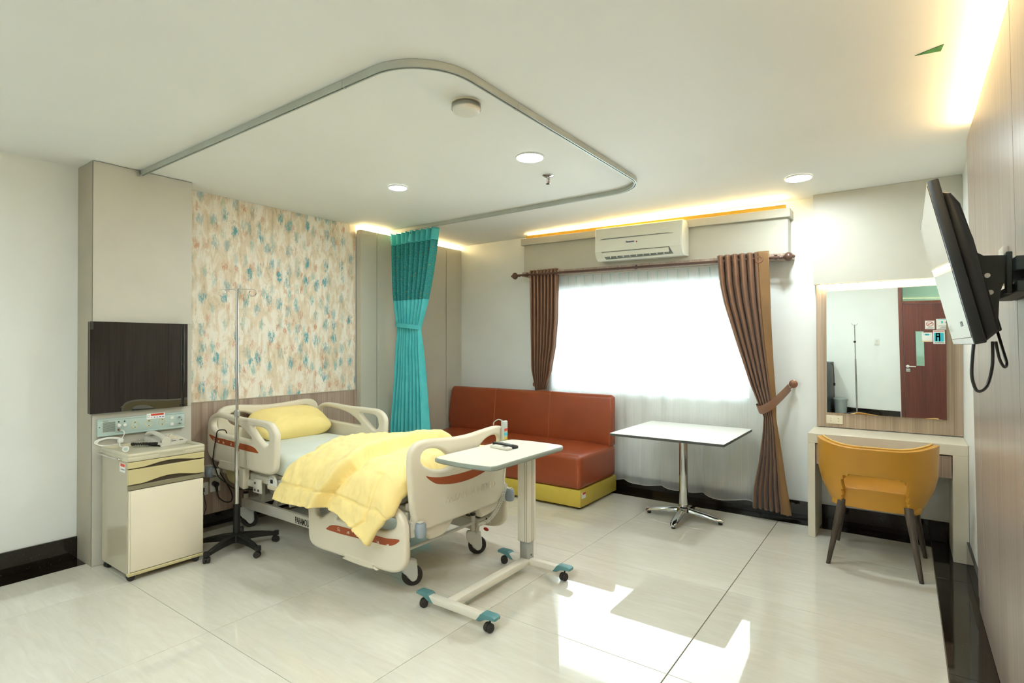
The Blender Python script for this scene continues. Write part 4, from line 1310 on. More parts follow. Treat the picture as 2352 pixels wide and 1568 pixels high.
for i, p in enumerate(hp_):
    f = i / (len(hp_) - 1); w = .020 + .010 * abs(2 * f - 1) ** 2; h_ = .013 + .012 * abs(2 * f - 1) ** 3
    rws.append([bm.verts.new(p + Vector((w * cos(a), 0, h_ * sin(a)))) for a in [2 * pi * k / 12 for k in range(12)]])
for a_, b_ in zip(rws[:-1], rws[1:]):
    for i in range(12): bm.faces.new((a_[i], a_[(i + 1) % 12], b_[(i + 1) % 12], b_[i]))
bm.faces.new(rws[0]); bm.faces.new(rws[-1][::-1])
bmesh.ops.transform(bm, matrix=Mp, verts=bm.verts[:]); ob('handset', bm, M['phonewhite'], t)
bm = B(); box(bm, -.098, -.03, -.09, .09, .001, .012, .003, 1); box(bm, .0, .09, -.095, .09, .0005, .004); bmesh.ops.transform(bm, matrix=Mp, verts=bm.verts[:]); ob('dark_base_edge', bm, M['black'], base)
coil = []
cp = spline([(-4.115, 1.675, .795), (-4.105, 1.640, .790), (-4.13, 1.60, .789), (-4.19, 1.56, .789), (-4.235, 1.51, .789), (-4.20, 1.505, .790), (-4.15, 1.56, .790), (-4.12, 1.62, .790)], 36)
for i, p in enumerate(cp):
    a = i * 1.35
    coil.append((p.x + .008 * cos(a) * .75, p.y - .008 * cos(a) * .65, p.z + .008 * sin(a)))
bm = B(); tube(bm, coil, .0028, 5); ob('coiled_cord', bm, M['blacksoft'], t)

# wall console above the cabinet
t = thing('wall_console', 'pale aqua bedside wall console with sockets and speaker grille on the column', 'control panel', (-4.33, 1.604, .907))
Xc = -4.337
bm = B(); box(bm, Xc, Xc + .026, 1.337, 1.871, .850, .965, .004, 2); pl = ob('plate', bm, M['console'], t)
bm = B(); box(bm, Xc + .02, Xc + .031, 1.337, 1.871, .850, .862, .003, 1); box(bm, Xc + .02, Xc + .030, 1.337, 1.871, .953, .965, .003, 1); split('edge_rail', bm, M['console'], pl)
bm = B()
for k in range(12): box(bm, Xc + .0262, Xc + .0268, 1.366, 1.436, .878 + k * .0055, .8808 + k * .0055)
ob('speaker_grille', bm, M['consoledark'], pl, smooth=0, kind='stuff')
for y in (1.552, 1.637, 1.722):
    bm = B(); lathe(bm, [(0, .012), (.018, .012), (.0185, .028), (.022, .029), (.023, .026)], T(Xc, y, .908) @ RY(90), 24); s_ = ob('socket', bm, M['socket'], pl)
    bm = B()
    for dy in (-.007, .007): cyl(bm, (Xc + .012, y + dy, .908), (Xc + .0128, y + dy, .908), .0028, n=8)
    box(bm, Xc + .018, Xc + .0285, y - .003, y + .003, .888, .893); box(bm, Xc + .018, Xc + .0285, y - .003, y + .003, .923, .928)
    split('contact', bm, M['black'], s_, smooth=0)
for y in (1.456, 1.490):
    bm = B(); cyl(bm, (Xc + .026, y, .914), (Xc + .036, y, .914), .0105, n=18); ob('knob', bm, M['whiteplastic'], pl)
    bm = B(); cyl(bm, (Xc + .026, y, .938), (Xc + .029, y, .938), .005, n=10); ob('indicator', bm, M['blacksoft'], pl)
bm = B()
for y, z in ((1.347, .912), (1.851, .908)): cyl(bm, (Xc + .026, y, z), (Xc + .0275, y, z), .004, n=10)
split('screw', bm, M['greyrubber'], pl)
for z in (.885, .930):
    bm = B(); box(bm, Xc + .026, Xc + .030, 1.775, 1.797, z - .010, z + .010, .002, 1); ob('switch', bm, M['whiteplastic'], pl)
    bm = B(); cyl(bm, (Xc + .026, 1.838, z), (Xc + .040, 1.838, z), .0055, n=12); ob('terminal', bm, M['steel'], pl)
bm = B(); box(bm, Xc + .030, Xc + .0308, 1.622, 1.738, .936, .975); stk = ob('sticker', bm, M['paper'], pl, smooth=0)
bm = B(); box(bm, Xc + .0306, Xc + .0312, 1.648, 1.730, .958, .972); ob('red_band', bm, M['redprint'], stk, smooth=0)
bm = B()
for k, w in enumerate((.006, .012, .010, .016, .020)): box(bm, Xc + .0306, Xc + .0312, 1.650 + k * .017, 1.650 + k * .017 + w * .7, .944, .949)
ob('print', bm, M['blueprint'], stk, smooth=0, kind='stuff')
bm = B()
for k in range(7):
    a = 2 * pi * k / 7; box(bm, Xc + .0306, Xc + .0312, 1.633 + .007 * cos(a) - .002, 1.633 + .007 * cos(a) + .002, .956 + .008 * sin(a) - .0015, .956 + .008 * sin(a) + .0015)
ob('emblem', bm, M['greyprint'], stk, smooth=0, kind='stuff')
bm = B(); box(bm, Xc + .026, Xc + .0266, 1.366, 1.398, .948, .951); ob('print', bm, M['greyprint'], pl, smooth=0)
# nurse call pendant
t = thing('call_pendant', 'white nurse call button on a white cord lying on the cabinet by the telephone', 'call button', (-4.02, 1.40, .80))
bm = B(); cyl(bm, (Xc + .026, 1.456, .886), (Xc + .046, 1.456, .884), .008, n=14); ob('plug', bm, M['copper'], t)
bm = B(); tube(bm, spline([(Xc + .045, 1.456, .884), (Xc + .06, 1.470, .88), (Xc + .068, 1.474, .86), (Xc + .060, 1.468, .835), (-4.285, 1.455, .815)], 6), .003, 6)
for q in range(4):
    o_ = q * .005
    tube(bm, [(-4.285 + .0 + (.055 + o_) * cos(a) * .35 - .02, 1.40 + (.060 + o_) * cos(a), .808 + .026 * sin(a) + q * .002) for a in [2 * pi * k / 26 for k in range(26)]], .0028, 6, closed=True)
tube(bm, spline([(-4.285, 1.455, .80), (-4.20, 1.43, .787), (-4.10, 1.44, .788), (-4.07, 1.425, .793), (-4.045, 1.405, .800)], 6), .003, 6)
ob('cord', bm, M['whiteplastic'], t)
bm = B(); box(bm, -4.30, -4.27, 1.442, 1.468, .800, .832, .005, 2); ob('cord_clip', bm, M['whiteplastic'], t)
bm = B(); cyl(bm, (-4.05, 1.412, .802), (-3.985, 1.385, .804), .0125, .0155, 18); cyl(bm, (-3.985, 1.385, .804), (-3.965, 1.377, .804), .0185, n=20); ob('handle', bm, M['whiteplastic'], t)
bm = B(); cyl(bm, (-3.965, 1.377, .804), (-3.9635, 1.3764, .804), .0105, n=18); ob('button', bm, M['console'], t)
bm = B(); cyl(bm, (-4.035, 1.406, .8022), (-4.012, 1.3965, .8030), .0142, .0152, 14); ob('yellow_label', bm, M['yellowprint'], t)

# dark glass panel
t = thing('glass_panel', 'dark bronze glass panel on the column above the wall console', 'glass panel', (-4.32, 1.585, 1.31))
bm = B(); box(bm, -4.300, -4.294, 1.288, 1.884, 1.006, 1.610, .001, 1); ob('glass_sheet', bm, M['blackglass'], t)
bm = B(); box(bm, -4.338, -4.300, 1.290, 1.882, 1.008, 1.608); ob('backing', bm, M['groove'], t, smooth=0)

# wall outlets between cabinet and bed
def wall_plate(label, y, z, w=.082, h=.118):
    t = thing('wall_outlet', label, 'outlet', (-4.53, y, z))
    bm = B(); box(bm, -4.530, -4.520, y - w / 2, y + w / 2, z - h / 2, z + h / 2, .004, 2); p = ob('plate', bm, M['whiteplastic'], t)
    return t, p
t, p = wall_plate('white wall outlet with a black plug in it, left of the bed', 2.195, .335)
bm = B(); cyl(bm, (-4.520, 2.185, .345), (-4.516, 2.185, .345), .024, n=20); ob('socket_ring', bm, M['ivory'], p)
t, p = wall_plate('white rounded network outlet close to the cabinet edge', 2.105, .315, .075, .10)
bm = B(); box(bm, -4.521, -4.5185, 2.090, 2.112, .29, .325); ob('port', bm, M['black'], p, smooth=0)
bm = B(); tube(bm, spline([(-4.517, 2.10, .29), (-4.50, 2.105, .24), (-4.50, 2.115, .17), (-4.515, 2.10, .10), (-4.515, 2.09, .02), (-4.48, 2.06, .006)], 6), .003, 6)
tag(ob('network_cable', bm, M['blacksoft']), 'thin dark cable running down from the network outlet to the floor', 'cable')
t = thing('power_cord', 'black power cord plugged in by the bed and hung over the near head rail', 'power cord', (-4.3, 2.12, .5))
bm = B(); cyl(bm, (-4.516, 2.185, .345), (-4.475, 2.185, .340), .019, .021, 16); cyl(bm, (-4.480, 2.185, .338), (-4.470, 2.186, .285), .012, .008, 12); ob('plug', bm, M['black'], t)
bm = B(); tube(bm, spline([(-4.470, 2.186, .285), (-4.468, 2.20, .235), (-4.45, 2.24, .195), (-4.42, 2.275, .20), (-4.41, 2.27, .27), (-4.40, 2.19, .42), (-4.38, 2.115, .53), (-4.36, 2.104, .62), (-4.32, 2.104, .74), (-4.305, 2.104, .788), (-4.30, 2.125, .800), (-4.30, 2.165, .79), (-4.30, 2.18, .74)], 8), .0045, 7)
tube(bm, spline([(-4.38, 2.115, .53), (-4.34, 2.112, .49), (-4.29, 2.112, .44), (-4.20, 2.13, .40), (-4.16, 2.17, .36), (-4.12, 2.30, .33)], 6), .0045, 7)
split('cable', bm, M['black'], t)
# ================================================================== OVERBED TABLE
t = thing('overbed_table', 'ivory overbed table with grey green edge on a wheeled column base', 'overbed table', (-2.0, 2.7, 0))
HT = .805
def bow(y0, y1, x0, x1, r=.05):
    p = []
    n = 10
    for k in range(n + 1):           # near end, bowed outward
        f = k / n; p.append((x0 + r + (x1 - x0 - 2 * r) * f, y0 - .012 * sin(pi * f)))
    p += [(x1 - r * .3, y0 + r * .25), (x1, y0 + r)]
    p += [(x1, y1 - r), (x1 - r * .3, y1 - r * .25)]
    for k in range(n + 1):
        f = k / n; p.append((x1 - r - (x1 - x0 - 2 * r) * f, y1 + .012 * sin(pi * f)))
    p += [(x0 + r * .3, y1 - r * .25), (x0, y1 - r), (x0, y0 + r), (x0 + r * .3, y0 + r * .25)]
    return p
TO = bow(2.30, 3.075, -2.215, -1.785)
ob('top', slab('top', [TO], .022, .004, T(0, 0, HT - .011), M['traytop']), None, t)
TE = bow(2.296, 3.079, -2.219, -1.781)
ob('edge_band', slab('edge_band', [TE, bow(2.306, 3.069, -2.209, -1.791)], .026, .008, T(0, 0, HT - .0142), M['trayedge']), None, t)
bm = B(); box(bm, -2.046, -1.956, 2.905, 2.995, .185, HT - .026, .012, 3); cl = ob('column', bm, M['bedmetal'], t)
bm = B()
for x in (-1.985, -1.972): box(bm, x - .002, x + .002, 2.9035, 2.906, .19, .77)
for y in (2.94, 2.955): box(bm, -1.957, -1.9545, y - .002, y + .002, .19, .77)
split('rib', bm, M['beigedark'], cl, smooth=0)
bm = B(); box(bm, -2.035, -1.967, 2.915, 2.985, .055, .19, .010, 3); lc = ob('lower_column', bm, M['steel'], t)
bm = B(); cyl(bm, (-1.967, 2.95, .10), (-1.9645, 2.95, .10), .006, n=10); ob('screw', bm, M['greyrubber'], lc)
bm = B(); box(bm, -2.10, -1.90, 2.80, 3.0, HT - .045, HT - .026, .006, 1); ob('mount_plate', bm, M['greyrubber'], t)
bm = B(); box(bm, -2.025, -1.965, 2.215, 2.94, .040, .082, .010, 2); ob('beam', bm, M['bedmetal'], t)
for y in (2.20, 2.95):
    bm = B(); box(bm, -2.13, -1.76, y - .022, y + .022, .042, .080, .006, 2); ft = ob('foot', bm, M['bedmetal'], t)
    for s, xe_ in ((-1, -2.13), (1, -1.76)):
        pts = [(0, .046), (.055, .083), (.060, .092), (-.075, .092), (-.090, .084), (-.090, .076), (-.02, .072), (-.045, .04)]
        pts = [(xe_ - s * (p[0] - .02), p[1] - .002) for p in [(.055, .046), (.020, .083), (.015, .092), (-.055, .092), (-.070, .086), (-.070, .072), (-.005, .070), (.030, .046)]]
        bm = B(); prism(bm, pts, T(0, y, 0) @ XZ, -.026, .026, .004, 2)
        cp_ = ob('foot_cap', bm, M['tealplastic'], ft)
        swivel('castor', xe_ + s * .042, y, 60 + 20 * s, .0235, .042, ft, M['blacksoft'], h=.072)

# remote controls on it
def remote(name, label, x, y, ang, l, w, h, m, keys):
    t = thing(name, label, 'remote control', (x, y, HT), )
    Mx = T(x, y, HT) @ RZ(ang)
    bm = B(); box(bm, -l / 2, l / 2, -w / 2, w / 2, .0005, h, min(.006, h * .35), 3); bmesh.ops.transform(bm, matrix=Mx, verts=bm.verts[:]); b = ob('body', bm, m, t)
    for nm, mm, lst in keys:
        bm = B()
        for (a0, a1, b0, b1) in lst: box(bm, a0, a1, b0, b1, h - .001, h + .0016, .0006, 1)
        bmesh.ops.transform(bm, matrix=Mx, verts=bm.verts[:]); (split(nm[:-1], bm, mm, b, smooth=0) if nm == 'keys' else ob(nm, bm, mm, b, smooth=0))
ks = [(-.075 + i * .0125, -.067 + i * .0125, -.016 + j * .012, -.008 + j * .012) for i in range(12) for j in range(3) if not (i in (4,) )]
remote('remote_control', 'black television remote beside the grey remote on the overbed table', -2.075, 2.815, -12, .205, .044, .020, M['black'],
       [('keys', M['greyprint'], ks), ('blue_key', M['cyan'], [(-.092, -.084, -.014, -.006)]), ('yellow_key', M['orangeprint'], [(-.092, -.084, .002, .010)]), ('red_key', M['red'], [(.082, .090, .006, .014)])])
remote('remote_control', 'light grey aircon remote nearest the near edge of the overbed table', -2.055, 2.745, -10, .155, .050, .017, M['phonewhite'],
       [('keys', M['paper'], [(-.05 + i * .018, -.04 + i * .018, -.014 + j * .016, -.006 + j * .016) for i in range(3) for j in range(2)]), ('display', M['greyrubber'], [(.02, .05, -.014, .012)])])

# ================================================================== SOFA
t = thing('sofa', 'rust red leatherette bench sofa on a chartreuse plinth under the window', 'sofa', (-3.37, 4.63, 0))
SX0, SX1 = -4.42, -2.322
bm = B(); box(bm, SX0 + .004, SX1, 4.262, 5.0, .022, .172, .006, 2); pl = ob('plinth', bm, M['chartreuse'], t)
bm = B(); box(bm, SX0, SX1, 4.255, 5.0, .170, .478, .045, 5)
bmesh.ops.subdivide_edges(bm, edges=[e for e in bm.edges if e.calc_length() > .3], cuts=12, use_grid_fill=True)
for v in bm.verts:
    fx = min(1, (v.co.x - SX0) / .25, (SX1 - v.co.x) / .25); fy = min(1, (v.co.y - 4.255) / .2)
    if v.co.z > .45: v.co.z += .014 * max(0, fx) * max(0, fy) + .003 * nz(v.co.x * 4, v.co.y * 4)
    if v.co.z < .44 and v.co.y < 4.27: v.co.y += .006 * nz(v.co.x * 3, v.co.z * 4)
seat = ob('seat', bm, M['leather'], t, smooth=60)
prof = [(4.875, .465), (4.868, .50), (4.868, .56), (4.885, .75), (4.905, .925), (4.918, .952), (4.94, .966), (4.965, .966), (4.99, .952), (5.0, .925), (5.0, .465)]
bm = B(); prism(bm, prof, YZ, SX0, SX1, .028, 4)
back = ob('backrest', bm, M['leather'], t, smooth=50)
bm = B()
for x in (-3.745, -3.03):
    for dx in (-.004, .004):
        tube(bm, spline([(x + dx, 4.8665, .49), (x + dx, 4.8665, .56), (x + dx, 4.8835, .75), (x + dx, 4.9035, .925), (x + dx, 4.916, .953), (x + dx, 4.94, .9675), (x + dx, 4.965, .9675)], 4), .0014, 5)
split('seam', bm, M['leatherseam'], back)
bm = B()
tube(bm, [(SX1 - .03, 4.262, .19), (SX1 - .022, 4.258, .30), (SX1 - .025, 4.262, .42), (SX1 - .035, 4.285, .468), (SX1 - .012, 4.40, .462), (SX1 - .012, 4.84, .462)], .0022, 6); ob('seam', bm, M['leatherseam'], seat)
for x in (SX0 + .08, -3.37, SX1 - .05):
    for y in (4.32, 4.93):
        bm = B(); cyl(bm, (x, y, .0003), (x, y, .024), .022, n=14); ob('foot', bm, M['black'], t)
bm = B(); box(bm, SX1 - .0002, SX1 + .001, 4.285, 4.36, .095, .150); s_ = ob('sticker', bm, M['paper'], pl, smooth=0)
bm = B(); box(bm, SX1 + .0008, SX1 + .0016, 4.305, 4.358, .128, .148); ob('red_band', bm, M['redprint'], s_, smooth=0)

# ================================================================== CAFE TABLE
tx, ty, tz = -1.515, 4.575, .735
t = thing('cafe_table', 'white square table on a chrome pedestal in front of the window', 'table', (tx, ty, 0))
bm = B(); box(bm, tx - .45, tx + .45, ty - .465, ty + .43, tz - .004, tz, .0015, 1); ob('top', bm, M['tablewhite'], t)
bm = B(); box(bm, tx - .4495, tx + .4495, ty - .4645, ty + .4295, tz - .022, tz - .0042, .001, 1); ob('dark_core', bm, M['tableedge'], t)
bm = B(); cyl(bm, (tx, ty, .085), (tx, ty, tz - .03), .036, n=28); ob('column', bm, M['chrome'], t)
bm = B(); box(bm, tx - .16, tx + .16, ty - .025, ty + .025, tz - .034, tz - .022); box(bm, tx - .025, tx + .025, ty - .16, ty + .16, tz - .034, tz - .022); split('top_bracket', bm, M['black'], t, smooth=0)
bm = B(); lathe(bm, [(0, .05), (.052, .05), (.058, .062), (.052, .095), (.040, .105), (.036, .12), (0, .12)], T(tx, ty, 0), 28); ob('hub', bm, M['chrome'], t)
for k in range(4):
    a = radians(-87 + 90 * k)
    d = Vector((cos(a), sin(a), 0)); n_ = Vector((-sin(a), cos(a), 0))
    bm = B(); rows = []
    for q in range(11):
        f = q / 10; r = .03 + .29 * f
        w = .024 + .006 * sin(pi * f * .9) ; zt = .092 - .052 * f ** 1.3; th = .035 - .016 * f
        if q == 10: w *= .6; zt -= .006
        c = Vector((tx, ty, 0)) + d * r
        rows.append([bm.verts.new(c + n_ * (s * w) + Vector((0, 0, max(z, .017)))) for s, z in ((-1, zt - th), (-1, zt - .010), (-.6, zt - .001), (0, zt + .002), (.6, zt - .001), (1, zt - .010), (1, zt - th))])
    for a_, b_ in zip(rows[:-1], rows[1:]):
        for i in range(7): bm.faces.new((a_[i], a_[(i + 1) % 7], b_[(i + 1) % 7], b_[i]))
    bm.faces.new(rows[0]); bm.faces.new(rows[-1][::-1])
    lg = ob('base_leg', bm, M['chrome'], t, smooth=60)
    c = Vector((tx, ty, 0)) + d * .295
    bm = B(); cyl(bm, (c.x, c.y, .0003), (c.x, c.y, .019), .016, n=14); ob('glide', bm, M['black'], lg)

# ================================================================== AIR CONDITIONER
ax0, ax1 = -2.462, -1.598
t = thing('air_conditioner', 'white split air conditioner mounted on the pelmet above the window', 'air conditioner', (-2.03, 4.9, 2.42))
zs = lambda x: -.012 * (x + 2.03)
def ac(bm):
    for v in bm.verts: v.co.z += -.020 * (v.co.x + 2.03)
    return bm
prof = [(4.999, 2.585), (4.845, 2.585), (4.825, 2.572), (4.815, 2.35), (4.838, 2.295), (4.875, 2.268), (4.999, 2.272)]
bm = B(); prism(bm, prof, YZ, ax0, ax1, .010, 3); body = ob('casing', ac(bm), M['acwhite'], t)
bm = B(); prism(bm, [(4.826, 2.565), (4.817, 2.350), (4.812, 2.350), (4.820, 2.568)], YZ, ax0 + .012, ax1 - .012, .002, 1); fpn = ob('front_panel', ac(bm), M['acwhite'], t)
bm = B(); prism(bm, [(ax0 + .06, 2.466), (ax1 - .08, 2.466), (ax1 - .14, 2.4725), (ax0 + .10, 2.4735)], T(0, 4.8145, 0) @ XZ, -.002, .0025); ob('crease', ac(bm), M['acgrey'], fpn, smooth=0)
bm = B(); prism(bm, [(ax0 + .075, 2.347), (ax1 - .12, 2.347), (ax1 - .09, 2.284), (ax0 + .11, 2.276)], Matrix(((1, 0, 0, 0), (0, -.42, -1, 4.8165 + .42 * 2.347), (0, 1, 0, 0), (0, 0, 0, 1))), -.004, .003); ob('air_slot', ac(bm), M['acgrey'], t, smooth=0)
bm = B(); prism(bm, [(4.808, 2.336), (4.814, 2.340), (4.832, 2.303), (4.826, 2.300)], YZ, ax0 + .082, ax1 - .125, .002, 1); ob('louvre', ac(bm), M['acwhite'], t)
bm = B()
for k in range(9): box(bm, ax0 + .16 + k * .066, ax0 + .166 + k * .066, 4.826, 4.842, 2.286, 2.312)
split('vane', ac(bm), M['castorwhite'], t, smooth=0)
bm = B(); box(bm, ax1 - .185, ax1 - .135, 4.8105, 4.816, 2.508, 2.518, .002, 1); ob('display', ac(bm), M['paper'], fpn)
w_ = words('lettering', 'Panasonic', .021, T(-2.09, 4.8118, 2.425) @ XZ, M['blueprint'], fpn, extrude=.0005, bold=.0006)
bm = B(); ball(bm, (-2.026, 4.8125, 2.419), .006, .0012, .006, 10, 6); ob('red_mark', bm, M['red'], fpn)
# ================================================================== CURTAINS
def cloth(bm, nu, nv, left, right, ztop, zbot, ycen, amp, nf, seed=0, flat=None, sag=None, zvar=None, jit=.22):
    """left/right: x as tables of t (0 top .. 1 bottom); folds run down"""
    def f(u, v):
        t = v
        xl, xr = interp(t, left), interp(t, right)
        z = ztop + (zbot - ztop) * t + (zvar(u, t) if zvar else 0)
        w = xr - xl
        ph = 2 * pi * nf * u + seed + jit * 2 * pi * (nz(u * nf * .6 + seed, t * 1.2) + .4 * nz(u * nf * 1.7, t * .5 + seed))
        a = interp(t, amp)
        if flat and u > flat:
            k = (u - flat) / (1 - flat)
            y = ycen - interp(t, amp) * .9 + .012 * k + .004 * nz(t * 6, u * 3)
            x = xl + w * u
        else:
            s = sin(ph)
            y = ycen + a * (s + .12 * sin(2 * ph + 1)) + .006 * nz(u * 5, t * 4, seed)
            x = xl + w * u + .30 * (w / nf) * cos(ph) * .5
            if flat: y = y * (1 - smoothstep(flat - .06, flat, u)) + (ycen - a * .9) * smoothstep(flat - .06, flat, u)
        return Vector((x, y, z))
    grid(bm, nu, nv, f)
    return bm

# brown satin curtains
t = thing('satin_curtain', 'brown satin curtain tied back at the right side of the window', 'curtain', (-1.05, 4.95, 1.2))
Lr = [(0, -1.345), (.12, -1.325), (.20, -1.29), (.36, -1.185), (.52, -1.075), (.60, -1.005), (.645, -.965), (.70, -.972), (.82, -1.005), (.93, -1.052), (1, -1.058)]
Rr = [(0, -.918), (.20, -.905), (.36, -.893), (.47, -.878), (.56, -.868), (.645, -.865), (.75, -.832), (.9, -.785), (1, -.752)]
Ar = [(0, .030), (.15, .028), (.5, .024), (.645, .016), (.8, .030), (1, .042)]
bm = B(); cloth(bm, 240, 120, Lr, Rr, 2.232, .088, 4.945, Ar, 7, 1.0, flat=.80, jit=.045, zvar=lambda u, t: (-.028 * (u - .3) * t + .006 * sin(u * 40) * t))
fb = ob('fabric', bm, M['satin'], t, smooth=180)
sdm = fb.modifiers.new('thickness', 'SOLIDIFY'); sdm.thickness = .002
bm = B()
def edge_f(u, v):
    tt = v
    xl, xr = interp(tt, Lr), interp(tt, Rr)
    a = interp(tt, Ar)
    uu = .81 + .20 * u
    return Vector((xl + (xr - xl) * uu + .004 * sin(u * pi), 4.945 - a * .9 - .004 + .010 * (uu - .8) * 5 + .004 * nz(tt * 6, uu * 3) - .003 * sin(tt * 31) * u, 2.234 + (.088 - 2.234) * tt - .028 * .5 * tt))
grid(bm, 8, 110, edge_f)
eb = ob('edge_facing', bm, M['satingold'], t, smooth=180)
sdm = eb.modifiers.new('thickness', 'SOLIDIFY'); sdm.thickness = .002
bm = B(); lathe(bm, [(.021, -.003), (.030, -.003), (.031, 0), (.028, .004), (.021, .003), (.021, -.003)], T(-.985, 4.912, 2.166) @ RX(90), 22); ob('eyelet', bm, M['copper'], t)
bm = B()
tb = spline([(-.99, 4.955, .93), (-1.005, 4.915, .922), (-.97, 4.896, .915), (-.90, 4.900, .955), (-.84, 4.95, 1.02), (-.80, 5.03, 1.075), (-.785, 5.075, 1.10)], 8)
rows = []
for i, p in enumerate(tb):
    f = i / (len(tb) - 1); h_ = .036 * (1 - .25 * f)
    rows.append([bm.verts.new(p + Vector((q * .012 * -1, k_, q * h_))) for q, k_ in ((-1, 0), (0, -.003), (1, 0), (0, .003))])
for a_, b_ in zip(rows[:-1], rows[1:]):
    for i in range(4): bm.faces.new((a_[i], a_[(i + 1) % 4], b_[(i + 1) % 4], b_[i]))
bm.faces.new(rows[0]); bm.faces.new(rows[-1][::-1])
ob('tieback', bm, M['satin'], t, smooth=60)
t = thing('curtain_holdback', 'copper round curtain holdback knob on the wall right of the window', 'curtain holdback', (-.762, 5.12, 1.125))
bm = B(); lathe(bm, [(0, .0), (.014, .0), (.013, .045), (.024, .050), (.034, .055), (.034, .062), (.026, .068), (.012, .070), (.009, .078), (0, .080)], T(-.758, YW - .001, 1.128) @ RX(90), 24); ob('knob', bm, M['copper'], t)
bm = B(); tube(bm, spline([(-.762, 5.085, 1.118), (-.770, 5.08, 1.10), (-.780, 5.075, 1.088), (-.776, 5.07, 1.10), (-.766, 5.078, 1.118)], 5), .004, 6); ob('loop', bm, M['satin'], t)

t = thing('satin_curtain', 'brown satin curtain tied back at the left of the window behind the sofa', 'curtain', (-3.17, 4.97, 1.2))
Ll = [(0, -3.335), (.35, -3.325), (.50, -3.318), (.58, -3.298), (.66, -3.30), (.8, -3.34), (1, -3.36)]
Rl = [(0, -2.975), (.25, -2.985), (.38, -3.01), (.5, -3.065), (.57, -3.135), (.60, -3.16), (.66, -3.16), (.8, -3.05), (1, -2.99)]
Al = [(0, .024), (.3, .022), (.55, .014), (.62, .010), (1, .014)]
bm = B(); cloth(bm, 200, 90, Ll, Rl, 2.268, .09, 4.985, Al, 8, 2.3, jit=.05, zvar=lambda u, t: 0)
for v in bm.verts:
    k = smoothstep(1.15, .85, v.co.z) if False else (1 - smoothstep(.90, 1.25, v.co.z))
    v.co.y = v.co.y * (1 - .35 * k) + 4.985 * .35 * k + (5.030 - 4.985) * k
fb = ob('fabric', bm, M['satin'], t, smooth=180)
sdm = fb.modifiers.new('thickness', 'SOLIDIFY'); sdm.thickness = .002
bm = B(); tube(bm, [(-3.23 + .085 * cos(a), 5.028 + .026 * sin(a), .955 + .01 * cos(a)) for a in [2 * pi * k / 20 for k in range(20)]], .012, 8, closed=True); ob('tieback', bm, M['satin'], t)
bm = B(); lathe(bm, [(0, 0), (.012, 0), (.012, .05), (.026, .056), (.026, .064), (0, .068)], T(-3.335, YW - .001, 1.02) @ RX(90), 18)
tag(ob('curtain_holdback', bm, M['copper']), 'copper curtain holdback knob on the wall above the sofa back', 'curtain holdback')

# curtain rod
t = thing('curtain_rod', 'dark brown curtain rod with carved finials across the window', 'curtain rod', (-2.1, 4.945, 2.2))
rz = lambda x: 2.196 - .017 * (x + 2.1)
bm = B(); cyl(bm, (-3.47, 4.945, rz(-3.47) + .004), (-.80, 4.945, rz(-.80)), .0115, n=16); ob('rod', bm, M['rod'], t)
def finial(x, s):
    bm = B(); lathe(bm, [(.0115, -.02), (.016, -.015), (.013, -.008), (.013, .012), (.018, .018), (.032, .030), (.038, .046), (.034, .062), (.022, .074), (.012, .080), (.014, .088), (.009, .096), (0, .099)], T(x, 4.945, rz(x)) @ RY(90 * s), 20); return bm
ob('finial', finial(-.818, 1), M['rod'], t); ob('finial', finial(-3.46, -1), M['rod'], t)
for x in (-3.37, -2.10, -.87):
    bm = B(); tube(bm, [(x, 4.984, rz(x) + .01), (x, 4.955, rz(x) + .004), (x, 4.945, rz(x) - .014)], .006, 8); box(bm, x - .012, x + .012, 4.978, 4.9848, rz(x) - .012, rz(x) + .030, .002, 1); ob('bracket', bm, M['rod'], t)

# sheer curtain
def sheer_f(u, v):
    x = -3.16 + 2.20 * u
    t_ = v
    ph = 2 * pi * 11 * (u + .016 * nz(u * 9, 1.0)) + 1.6 * nz(u * 9, t_ * .8, 3)
    a = .009 + .014 * t_ * (.6 + .8 * nz(u * 5, 6.0))
    y = 5.085 + a * sin(ph) + .007 * nz(u * 11, t_ * 2.5, 8)
    zb = .098 + .016 * sin(ph * .5 + 1) + .022 * nz(u * 7, 2.2)
    return Vector((x + .012 * cos(ph) * t_, y, 2.178 - .017 * (x + 2.1) + (zb - 2.178) * t_))
bm = B(); grid(bm, 420, 60, sheer_f)
t = thing('sheer_curtain', 'white sheer voile curtain covering the bright window', 'curtain', (-2.06, 5.058, 1.1))
sh_ = ob('voile', bm, M['sheer'], t, smooth=180)
bm = B(); tube(bm, [sheer_f(k / 420, 1) for k in range(421)], .0022, 5); ob('hem', bm, M['whiteplastic'], t)
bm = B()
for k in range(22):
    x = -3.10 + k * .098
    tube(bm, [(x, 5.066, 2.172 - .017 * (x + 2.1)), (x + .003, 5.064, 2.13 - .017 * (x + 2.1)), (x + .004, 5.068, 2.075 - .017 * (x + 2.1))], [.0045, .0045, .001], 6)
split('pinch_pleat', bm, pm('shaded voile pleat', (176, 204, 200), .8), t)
bm = B(); box(bm, -3.20, -.93, 5.07, 5.10, 2.180, 2.186); ob('rail', shear(bm), M['whiteplastic'], t, smooth=0)

